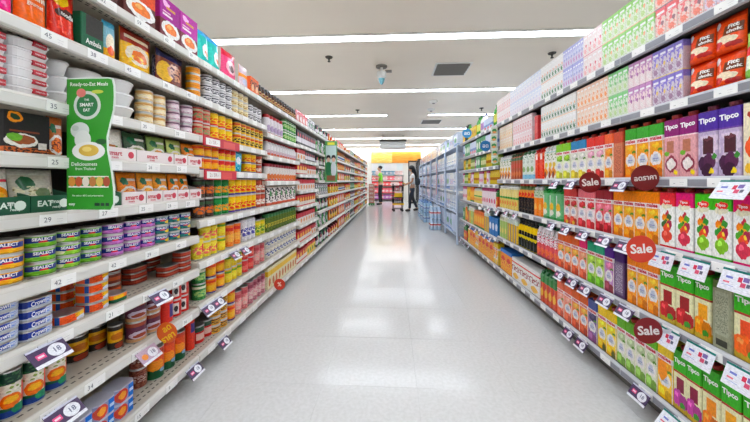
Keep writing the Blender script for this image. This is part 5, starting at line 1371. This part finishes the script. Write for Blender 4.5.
M_FILM2 = label_mat('label_film2', (232, 234, 240), [('v', .3, .65, (190, 204, 232)), ('n', 5, .58, (226, 180, 190), (0, 1, .3, .65))], .15)
M_FILM3 = label_mat('label_film3', (212, 224, 242), [('v', .0, .2, (140, 170, 215)), ('e', .5, .5, .3, .2, (110, 170, 120))], .15)
case_me = {}
for i, y in enumerate(ry):
    rack(y, y + 1.19, 'pale blue steel rack of water cases, %s from the drinks shelves' % names[i])
    for li, z in enumerate((.16, .55, .93, 1.31, 1.68)):
        for j in range(3):
            h = (.3, .28, .29, .27, .24)[li]
            m = [M_FILM, M_FILM2, M_FILM3][(rw.randint(0, 5) * (li + 1) + j) % 3]
            k = (h, m.name)
            if k not in case_me: case_me[k] = box_uv('water_case', .34, .36, h, m, .012)
            o = obj('water_case', case_me[k], None, (RX + .03, y + .23 + j * .365, z + .0006), (0, 0, -PI / 2))
            tag(o, 'film-wrapped water case, %s rack, %s shelf up, %s along' % (names[i], names[li], names[j]), 'water case', 'wrapped water cases on the blue rack')
# red plastic ladder strips hanging on two racks
for i, y in enumerate((7.3, 9.0)):
    r = bpy.data.objects.new('hanging_strip', None); col.objects.link(r); r.location = (RX - .03, y, .75)
    obj('backing', MB().box(-.003, 0, 0, .06, 0, .75).me('backing', mat('strip_maroon', (176, 60, 64), .4)), r)
    for k in range(6): obj('packet', MB().box(-.014, -.004, .004, .056, .02 + k * .12, .12 + k * .12).me('packet', mat('packet_pale', (226, 180, 176), .4)), r)
    tag(r, 'red hanging strip of packets on blue rack, %s from the drinks shelves' % names[i], 'clip strip')
# water packs on the floor in front of the racks
for i, (x, y, z, nx, ny, me_, lb) in enumerate((
    (.84, 6.75, .0004, 3, 4, ME_WB2, 'red-labelled water bottle pack on floor by the racks'),
    (.84, 6.75, .2616, 3, 4, ME_WB2, 'red-labelled water bottle pack stacked on its twin'),
    (.82, 8.0, .0004, 3, 4, ME_WB, 'blue water bottle pack on floor, closest to red-labelled packs'),
    (.82, 8.0, .2616, 3, 4, ME_WB, 'blue water bottle pack on upper tier, closest to red-labelled packs'),
    (.8, 8.5, .0004, 3, 5, ME_WB, 'middle blue water bottle pack on the floor by racks'),
    (.8, 8.5, .2616, 3, 5, ME_WB, 'middle blue water bottle pack on upper tier'),
    (.8, 9.1, .0004, 3, 5, ME_WB, 'far blue water bottle pack on floor, behind the middle one'),
    (.8, 9.1, .2616, 3, 5, ME_WB, 'far blue water bottle pack on upper tier'))):
    water_pack(x, y, z, nx, ny, lb, me_)


# ================================================================== FAR END OF THE SHOP
band = box_uv('orange_band', 2.75, .03, .62, M_ORANGE, .004)
o = obj('fascia_board', band, None, (.22, Y1 - .032, 2.08)); tag(o, 'yellow and orange fascia board over the far wall shelves', 'fascia')
# gondola against the back wall
r = bpy.data.objects.new('wall_shelving', None); col.objects.link(r); r.location = (-.18, Y1 - .5, 0)
M_WS = mat('wall_shelf_white', (238, 234, 230), .5); M_WD = mat('wall_shelf_dark', (110, 80, 80), .5)
obj('back_panel', MB().box(-.95, .8, .44, .46, 0, 2.04).me('back_panel', M_WS), r)
for x in (-.96, .79): obj('side_panel', MB().box(x, x + .02, 0, .44, 0, 1.5).me('side_panel', M_WS), r)
FZ = [.1, .42, .8, 1.12, 1.42]
for z in FZ: obj('shelf', MB().box(-.93, .78, .02, .44, z - .03, z).me('shelf', M_WD if z < .9 else M_WS), r)
for i in range(5): obj('header_panel', MB().box(-.93 + i * .342, -.6 + i * .342, .3, .32, 1.66, 2.04).me('header_panel', mat('hp%d' % (i % 3), [(240, 238, 238), (226, 236, 236), (240, 234, 236)][i % 3], .5)), r)
tag(r, 'white wall shelving with pink packs at the far end of aisle', 'shelving')
pk = [('pk_pink', (236, 120, 130), 'pink tissue pack'), ('pk_pale', (240, 206, 200), 'pale pink tissue pack'), ('pk_purple', (176, 110, 170), 'purple tissue pack'), ('pk_blue', (110, 150, 170), 'blue-grey tissue pack'), ('pk_red', (226, 90, 90), 'coral tissue pack')]
for key, c, d in pk: box(key, .2, .15, .2, c, [('v', .3, .6, (245, 230, 230)), ('e', .5, .45, .3, .12, c)], d, name='tissue_pack', cat='tissue pack', ch=.02)
for i, z in enumerate(FZ):
    for j in range(8):
        kk = [['pk_pink', 'pk_purple'], ['pk_pink', 'pk_pale', 'pk_red'], ['pk_red', 'pk_pale'], ['pk_pale', 'pk_pink'], ['pk_blue', 'pk_pale']][i]
        k = kk[rw.randrange(len(kk))]
        o = put(k, -1.0 + j * .21, Y1 - .46, z + .0005, 0, '%s on far wall shelf, %s up, %s along' % (PR[k]['desc'], names[i], names[j]), 'tissue packs on the far wall', detail=False)
        o.scale.z = [1.2, 1.4, 1.2, 1.1, 1.0][i]
# black-framed glass door fridge at the end
r = bpy.data.objects.new('display_fridge', None); col.objects.link(r); r.location = (1.14, 14.0, 0)
M_BLK = mat('fridge_black', (34, 32, 34), .4)
obj('liner', MB().box(.66, .678, .02, .68, .1, 1.98).box(.08, .66, .02, .03, .1, 1.98).box(.08, .66, .67, .68, .1, 1.98).me('liner', M_WS), r)
obj('cabinet', MB().box(.06, .7, 0, .02, 0, 2.0).box(.06, .7, .68, .7, 0, 2.0).box(.06, .7, 0, .7, 1.98, 2.1).box(.06, .7, 0, .7, 0, .1).box(.68, .7, 0, .7, .1, 1.98).me('cabinet_frame', M_BLK), r)
obj('door_frame', MB().box(0, .05, 0, .05, .1, 2.0).box(0, .05, .65, .7, .1, 2.0).box(0, .05, .05, .65, .1, .16).box(0, .05, .05, .65, 1.93, 2.0).me('door_frame', M_BLK), r)
obj('door_glass', MB().box(.02, .026, .05, .65, .16, 1.93).me('door_glass', mat('glass', (235, 240, 240), .05, alpha=.25)), r)
for z in (.5, .9, 1.3, 1.65): obj('wire_shelf', MB().box(.08, .66, .03, .67, z, z + .012).me('wire_shelf', M_WS), r)
obj('handle', MB().tube([(-.02, .1, .9), (-.04, .1, .95), (-.04, .1, 1.25), (-.02, .1, 1.3)], .01, 6).me('handle', M_WHITEP), r)
tag(r, 'tall black-framed glass door fridge past the water racks', 'fridge')
# open black door frame leaf facing the aisle
r = bpy.data.objects.new('glass_door_panel', None); col.objects.link(r); r.location = (.78, 14.75, 0)
obj('panel_frame', MB().box(0, .05, 0, .05, 0, 2.06).box(.36, .41, 0, .05, 0, 2.06).box(.05, .36, 0, .05, 2.0, 2.06).box(.05, .36, 0, .05, 0, .08).me('panel_frame', M_BLK), r)
obj('pane', MB().box(.05, .36, .02, .026, .08, 2.0).me('pane', mat('glass_pane', (226, 226, 222), .08, alpha=.55)), r)
tag(r, 'open glass door with black frame at the far end', 'door panel')
# stack of goods on a green base beside the shop assistant
r = bpy.data.objects.new('floor_pallet', None); col.objects.link(r); r.location = (-1.04, 13.5, 0)
obj('deck', MB().box(0, .26, 0, .5, .06, .1).me('deck', mat('pallet_green', (70, 150, 80), .5)), r)
for x in (.0, .1, .2): obj('runner', MB().box(x, x + .06, 0, .5, 0, .06).me('runner', mat('pallet_green', (70, 150, 80), .5)), r)
tag(r, 'low green floor pallet beside the shop assistant', 'pallet')
box('gp_beige', .235, .235, .17, (206, 170, 150), [('e', .5, .5, .3, .25, (232, 220, 214)), ('v', .0, .2, (190, 110, 110)), ('n', 6, .55, (160, 110, 100), (0, 1, 0, 1))], 'beige packet case', name='packet_case', cat='case')
for k in range(5):
    for j in range(2):
        put('gp_beige', -.915, 13.51 + j * .24, .1005 + k * .1703, 0, 'beige packet case piled on green pallet, %s, %s row in' % (tierword(k, 5), names[j]), 'packet cases on the pallet', detail=False)


# ------------------------------------------------------------------ people
def skin_mesh(name, chains, mats, sub=1):
    """chains: lists of (point, radius); a point may reuse an earlier point's name"""
    V = []; E = []; Rr = []; key = {}
    for ch in chains:
        prev = None
        for it in ch:
            if isinstance(it, str): i = key[it]
            else:
                nm, p, rad = it
                i = len(V); V.append(p); Rr.append(rad)
                if nm: key[nm] = i
            if prev is not None: E.append((prev, i))
            prev = i
    me = bpy.data.meshes.new(name); me.from_pydata(V, E, []); me.update()
    o = bpy.data.objects.new(name + '_source', me); col.objects.link(o)
    md = o.modifiers.new('skin', 'SKIN'); md.use_smooth_shade = True
    for i, sv in enumerate(me.skin_vertices[0].data):
        rr = Rr[i]; sv.radius = rr if isinstance(rr, tuple) else (rr, rr); sv.use_root = (i == 0)
    s = o.modifiers.new('sub', 'SUBSURF'); s.levels = sub; s.render_levels = sub
    dg = bpy.context.evaluated_depsgraph_get(); dg.update()
    out = bpy.data.meshes.new_from_object(o.evaluated_get(dg)); out.name = name
    bpy.data.objects.remove(o); bpy.data.meshes.remove(me)
    out.materials.clear()
    for m in mats: out.materials.append(m)
    for p in out.polygons: p.use_smooth = True; p.material_index = 0
    return out

def head_mesh(c, r, mats):
    """skull with brow, nose, chin and ears facing -x"""
    b = bmesh.new()
    bmesh.ops.create_uvsphere(b, u_segments=16, v_segments=12, radius=1)
    for v in b.verts:
        x, y, z = v.co
        k = 1 - .16 * max(0, -z)
        v.co = Vector((x * .88 * (1 if x > 0 else .98), y * .74 * k, z * 1.12))
        if x < -.75 and -.35 < z < .15: v.co.x -= .2 * (1 - abs(y) * 2.4 if abs(y) < .4 else 0)
        if x < -.5 and z < -.6: v.co.x -= .1
    m = Matrix.Translation(c) @ Matrix.Scale(r, 4)
    bmesh.ops.transform(b, matrix=m, verts=b.verts)
    for s in (-1, 1):
        e = bmesh.ops.create_uvsphere(b, u_segments=6, v_segments=5, radius=.2 * r)['verts']
        for v in e: v.co = Vector((v.co.x * .8, v.co.y * .35, v.co.z * 1.3)) + Vector(c) + Vector((.05 * r, s * .74 * r, 0))
    me = bpy.data.meshes.new('head'); b.to_mesh(me); b.free()
    for x in mats: me.materials.append(x)
    for p in me.polygons: p.use_smooth = True
    return me

def join_into(a, b_):
    bm = bmesh.new(); bm.from_mesh(a); bm.from_mesh(b_); bm.to_mesh(a); bm.free(); bpy.data.meshes.remove(b_)
    for p in a.polygons: p.use_smooth = True
    return a

SKIN = mat('skin', (206, 160, 130), .5); SKIN2 = mat('skin_tan', (190, 140, 110), .5)
HAIR = mat('hair_black', (22, 20, 22), .4)
def hand(prefix, w, d, up, s=1.0):
    """five fingers rooted in the palm; w wrist point, d pointing direction"""
    d = Vector(d).normalized(); up = Vector(up).normalized(); side = d.cross(up)
    w = Vector(w); ch = []
    palm = w + d * .05 * s
    ch.append([prefix, (prefix + 'p', tuple(palm), (.016 * s, .03 * s))])
    for i, (o_, L) in enumerate(((-.028, .055), (-.010, .068), (.010, .062), (.027, .048))):
        a = palm + side * o_ * s + d * .035 * s
        ch.append([prefix + 'p', (None, tuple(a), .0095 * s), (None, tuple(a + d * L * .6 * s - up * .006), .0085 * s), (None, tuple(a + d * L * s - up * .024 * s), .007 * s)])
    t = w + d * .03 * s + side * .03 * s
    ch.append([prefix + 'p', (None, tuple(t), .011 * s), (None, tuple(t + d * .035 * s + side * .02 * s), .009 * s)])
    return ch

def person(loc, H, rz, shirt, trouser, shoe, label, arms, legs, hair, extra=None, sleeve=.55, skin=SKIN, torso_r=.115):
    """facing -x locally; joints scaled to height H"""
    s = H / 1.7
    r = bpy.data.objects.new('person', None); col.objects.link(r); r.location = loc; r.rotation_euler = (0, 0, rz)
    P = lambda p: (p[0] * s, p[1] * s, p[2] * s)
    pel, wai, che, nec, hea = (0, 0, .92), (.0, 0, 1.06), (.0, 0, 1.28), (.0, 0, 1.44), (-.02, 0, 1.5)
    def body_ch(g=0, torso=True):
        return [[('pel', P(pel), (.105 * s + g, .14 * s + g)), ('wai', P(wai), (.095 * s + g, .125 * s + g)), ('che', P(che), (torso_r * s + g, .16 * s + g)), ('nec', P(nec), .055 * s), ('hea', P(hea), .05 * s)]]
    ch = body_ch()
    for sd, (el, wr) in zip((-1, 1), arms):
        sh = (0, sd * .165, 1.37)
        n = 'a%d' % sd
        ch.append(['che', (n + 's', P(sh), .052 * s), (n + 'e', P(el), .038 * s), (n + 'w', P(wr), .026 * s)])
        d = Vector(wr) - Vector(el)
        ch += [[(x if isinstance(x, str) else x) for x in c] for c in hand(n + 'w', P(wr), d, (0, 0, 1), s)]
    for sd, (kn, an, to) in zip((-1, 1), legs):
        n = 'l%d' % sd
        ch.append(['pel', (n + 'h', P((0, sd * .09, .86)), .082 * s), (n + 'k', P(kn), .056 * s), (n + 'a', P(an), .036 * s), (n + 't', P(to), (.03 * s, .036 * s))])
    body = skin_mesh('body', ch, [skin], 1)
    hd = head_mesh(P((-.035, 0, 1.6)), .1 * s, [skin])
    body = join_into(body, hd)
    obj('body', body, r)
    # clothing shells
    g = .014
    c2 = [[('pel', P((0, 0, .9)), (.112 * s + g, .146 * s + g)), ('wai', P(wai), (.1 * s + g, .13 * s + g)), ('che', P(che), (torso_r * s + g, .162 * s + g)), ('col', P((0, 0, 1.42)), (.06 * s, .075 * s))]]
    for sd, (el, wr) in zip((-1, 1), arms):
        sh = Vector((0, sd * .165, 1.37)); e = Vector(el)
        c2.append(['che', (None, P(sh), .062 * s), (None, P(sh.lerp(e, sleeve)), .056 * s)])
    obj('shirt', skin_mesh('shirt', c2, [shirt], 1), r)
    c3 = [[('pel', P((0, 0, .95)), (.11 * s, .148 * s)), ('p2', P((0, 0, .88)), (.11 * s, .14 * s))]]
    for sd, (kn, an, to) in zip((-1, 1), legs):
        c3.append(['p2', (None, P((0, sd * .09, .8)), .09 * s), (None, P(kn), .068 * s), (None, P(Vector(an) + Vector((0, 0, .03))), .052 * s)])
    obj('trousers', skin_mesh('trousers', c3, [trouser], 1), r)
    for sd, (kn, an, to) in zip((-1, 1), legs):
        a, t = Vector(an), Vector(to)
        obj('shoe', skin_mesh('shoe', [[(None, P(a + Vector((.035, 0, -.012))), (.052 * s, .052 * s)), (None, P(a.lerp(t, .5) + Vector((0, 0, .004))), (.05 * s, .054 * s)), (None, P(t + Vector((-.015, 0, .014))), (.042 * s, .05 * s))]], [shoe], 1), r)
    hair(r, P, s)
    # eyes and mouth
    e = MB()
    for sd in (-1, 1): obj('eye', MB().lathe([(.001, -.006), (.008, 0), (.001, .006)], 8, 0, P((-.116, sd * .032, 1.61))).me('eye', HAIR), r)
    obj('mouth', MB().box(*[v * s for v in (-.122, -.11, -.02, .02, 1.535, 1.542)]).me('mouth', mat('lips', (150, 80, 76), .5)), r)
    if extra: extra(r, P, s)
    tag(r, label, 'person')
    return r

def ellipsoid(name, c, rad, m, parent, seg=14):
    b = bmesh.new(); bmesh.ops.create_uvsphere(b, u_segments=seg, v_segments=10, radius=1)
    bmesh.ops.transform(b, matrix=Matrix.Translation(c) @ Matrix.Diagonal((*rad, 1)), verts=b.verts)
    me = bpy.data.meshes.new(name); b.to_mesh(me); b.free(); me.materials.append(m)
    for p in me.polygons: p.use_smooth = True
    return obj(name, me, parent)

def short_hair(r, P, s):
    ellipsoid('hair', P((-.005, 0, 1.65)), (.1 * s, .088 * s, .085 * s), HAIR, r)
def long_hair(r, P, s):
    me = skin_mesh('hair', [[(None, P((-.035, 0, 1.675)), (.1 * s, .105 * s)), (None, P((.02, 0, 1.6)), (.1 * s, .112 * s)), (None, P((.08, 0, 1.44)), (.06 * s, .1 * s)), (None, P((.11, 0, 1.28)), (.045 * s, .085 * s)), (None, P((.12, 0, 1.2)), (.02 * s, .05 * s))]], [HAIR], 1)
    obj('hair', me, r)
    ellipsoid('hair_crown', P((-.02, 0, 1.645)), (.118 * s, .104 * s, .1 * s), HAIR, r)
# shop assistant in a green polo shirt, facing the shelves
person((-.52, 13.75, 0), 1.74, -.1, mat('polo_green', (126, 214, 40), .6), mat('trouser_black', (26, 25, 28), .7), mat('shoe_black', (20, 20, 22), .5),
       'person in bright green polo shirt and black trousers reaching to the shelves',
       [((-.08, -.2, 1.12), (-.25, -.16, 1.24)), ((-.08, .2, 1.12), (-.26, .16, 1.2))],
       [((-.03, -.1, .48), (.0, -.1, .07), (-.16, -.11, .03)), ((-.01, .1, .48), (.03, .1, .07), (-.13, .11, .03))], short_hair)
def pack_bag(r, P, s):
    M_BAG = mat('bag_dark', (52, 58, 66), .6)
    o = obj('shoulder_bag', skin_mesh('shoulder_bag', [[(None, P((.17, .04, 1.3)), (.07 * s, .12 * s)), (None, P((.2, .04, 1.1)), (.085 * s, .14 * s)), (None, P((.19, .04, .98)), (.07 * s, .13 * s))]], [M_BAG], 1), r)
    obj('strap', MB().tube([P((.12, .12, 1.38)), P((.0, .13, 1.46)), P((-.12, .11, 1.3)), P((-.08, .12, 1.1))], .012, 6).me('strap', M_BAG), r)
person((.72, 10.9, 0), 1.6, .12, mat('tee_white', (236, 234, 232), .7), mat('jeans_dark', (44, 50, 62), .7), mat('shoe_dark', (30, 28, 30), .5),
       'person with long black hair, white top and dark shoulder bag pushing trolley',
       [((-.04, -.21, 1.12), (-.24, -.18, 1.02)), ((-.05, .21, 1.1), (-.26, .18, 1.0))],
       [((-.1, -.09, .5), (-.12, -.1, .07), (-.28, -.1, .03)), ((.03, .09, .5), (.2, .09, .09), (.06, .09, .03))], long_hair, pack_bag, skin=SKIN2, torso_r=.105)
# trolley with yellow panel and black baskets
r = bpy.data.objects.new('shopping_trolley', None); col.objects.link(r); r.location = (.04, 10.72, 0); r.rotation_euler = (0, 0, .1)
M_TB = mat('trolley_black', (36, 35, 38), .5); M_TY = mat('trolley_yellow', (240, 190, 20), .45)
for x in (.02, .34):
    for y in (.02, .34): obj('post', MB().tube([(x, y, .1), (x + (.03 if x > .1 else 0), y, .98)], .012, 6).me('post', M_TB), r)
def basket(z, m):
    h = .2; t = MB()
    t.box(.0, .36, 0, .36, z, z + .01)
    for k in range(6):
        a = .0 + k * .07
        t.box(a, a + .012, 0, .01, z, z + h).box(a, a + .012, .35, .36, z, z + h).box(0, .01, a, a + .012, z, z + h).box(.35, .36, a, a + .012, z, z + h)
    t.box(-.01, .37, -.01, .0, z + h - .03, z + h).box(-.01, .37, .36, .37, z + h - .03, z + h).box(-.01, 0, 0, .36, z + h - .03, z + h).box(.36, .37, 0, .36, z + h - .03, z + h)
    return t.me('basket_grille', m)
obj('basket', basket(.72, M_TB), r); obj('basket', basket(.3, M_TB), r)
obj('front_panel', MB().box(.04, .32, -.03, -.015, .52, .66).me('front_panel', M_TY), r)
obj('yellow_bumper', MB().box(-.02, .38, -.03, -.012, .24, .3).me('yellow_bumper', M_TY), r)
obj('base_frame', MB().box(0, .36, 0, .02, .09, .11).box(0, .36, .34, .36, .09, .11).box(0, .02, .02, .34, .09, .11).box(.34, .36, .02, .34, .09, .11).me('base_frame', M_TB), r)
obj('push_handle', MB().tube([(.37, .02, .98), (.42, .02, 1.0), (.42, .34, 1.0), (.37, .34, .98)], .014, 8).me('push_handle', M_TY), r)
for x in (.03, .33):
    for y in (.03, .33):
        w_ = MB().lathe([(.04, -.012), (.045, 0), (.04, .012)], 14).me('wheel', M_TB)
        w_.transform(Matrix.Translation((x, y, .0455)) @ Matrix.Rotation(PI / 2, 4, 'X')); obj('wheel', w_, r)
tag(r, 'black and yellow two-basket shopping trolley in the middle of the aisle', 'trolley')
ob = put('f_pinkb', .19, 10.83, .7318, 0, 'pinkish snack bag lying in the trolley basket', 'shopping in the trolley', detail=False)
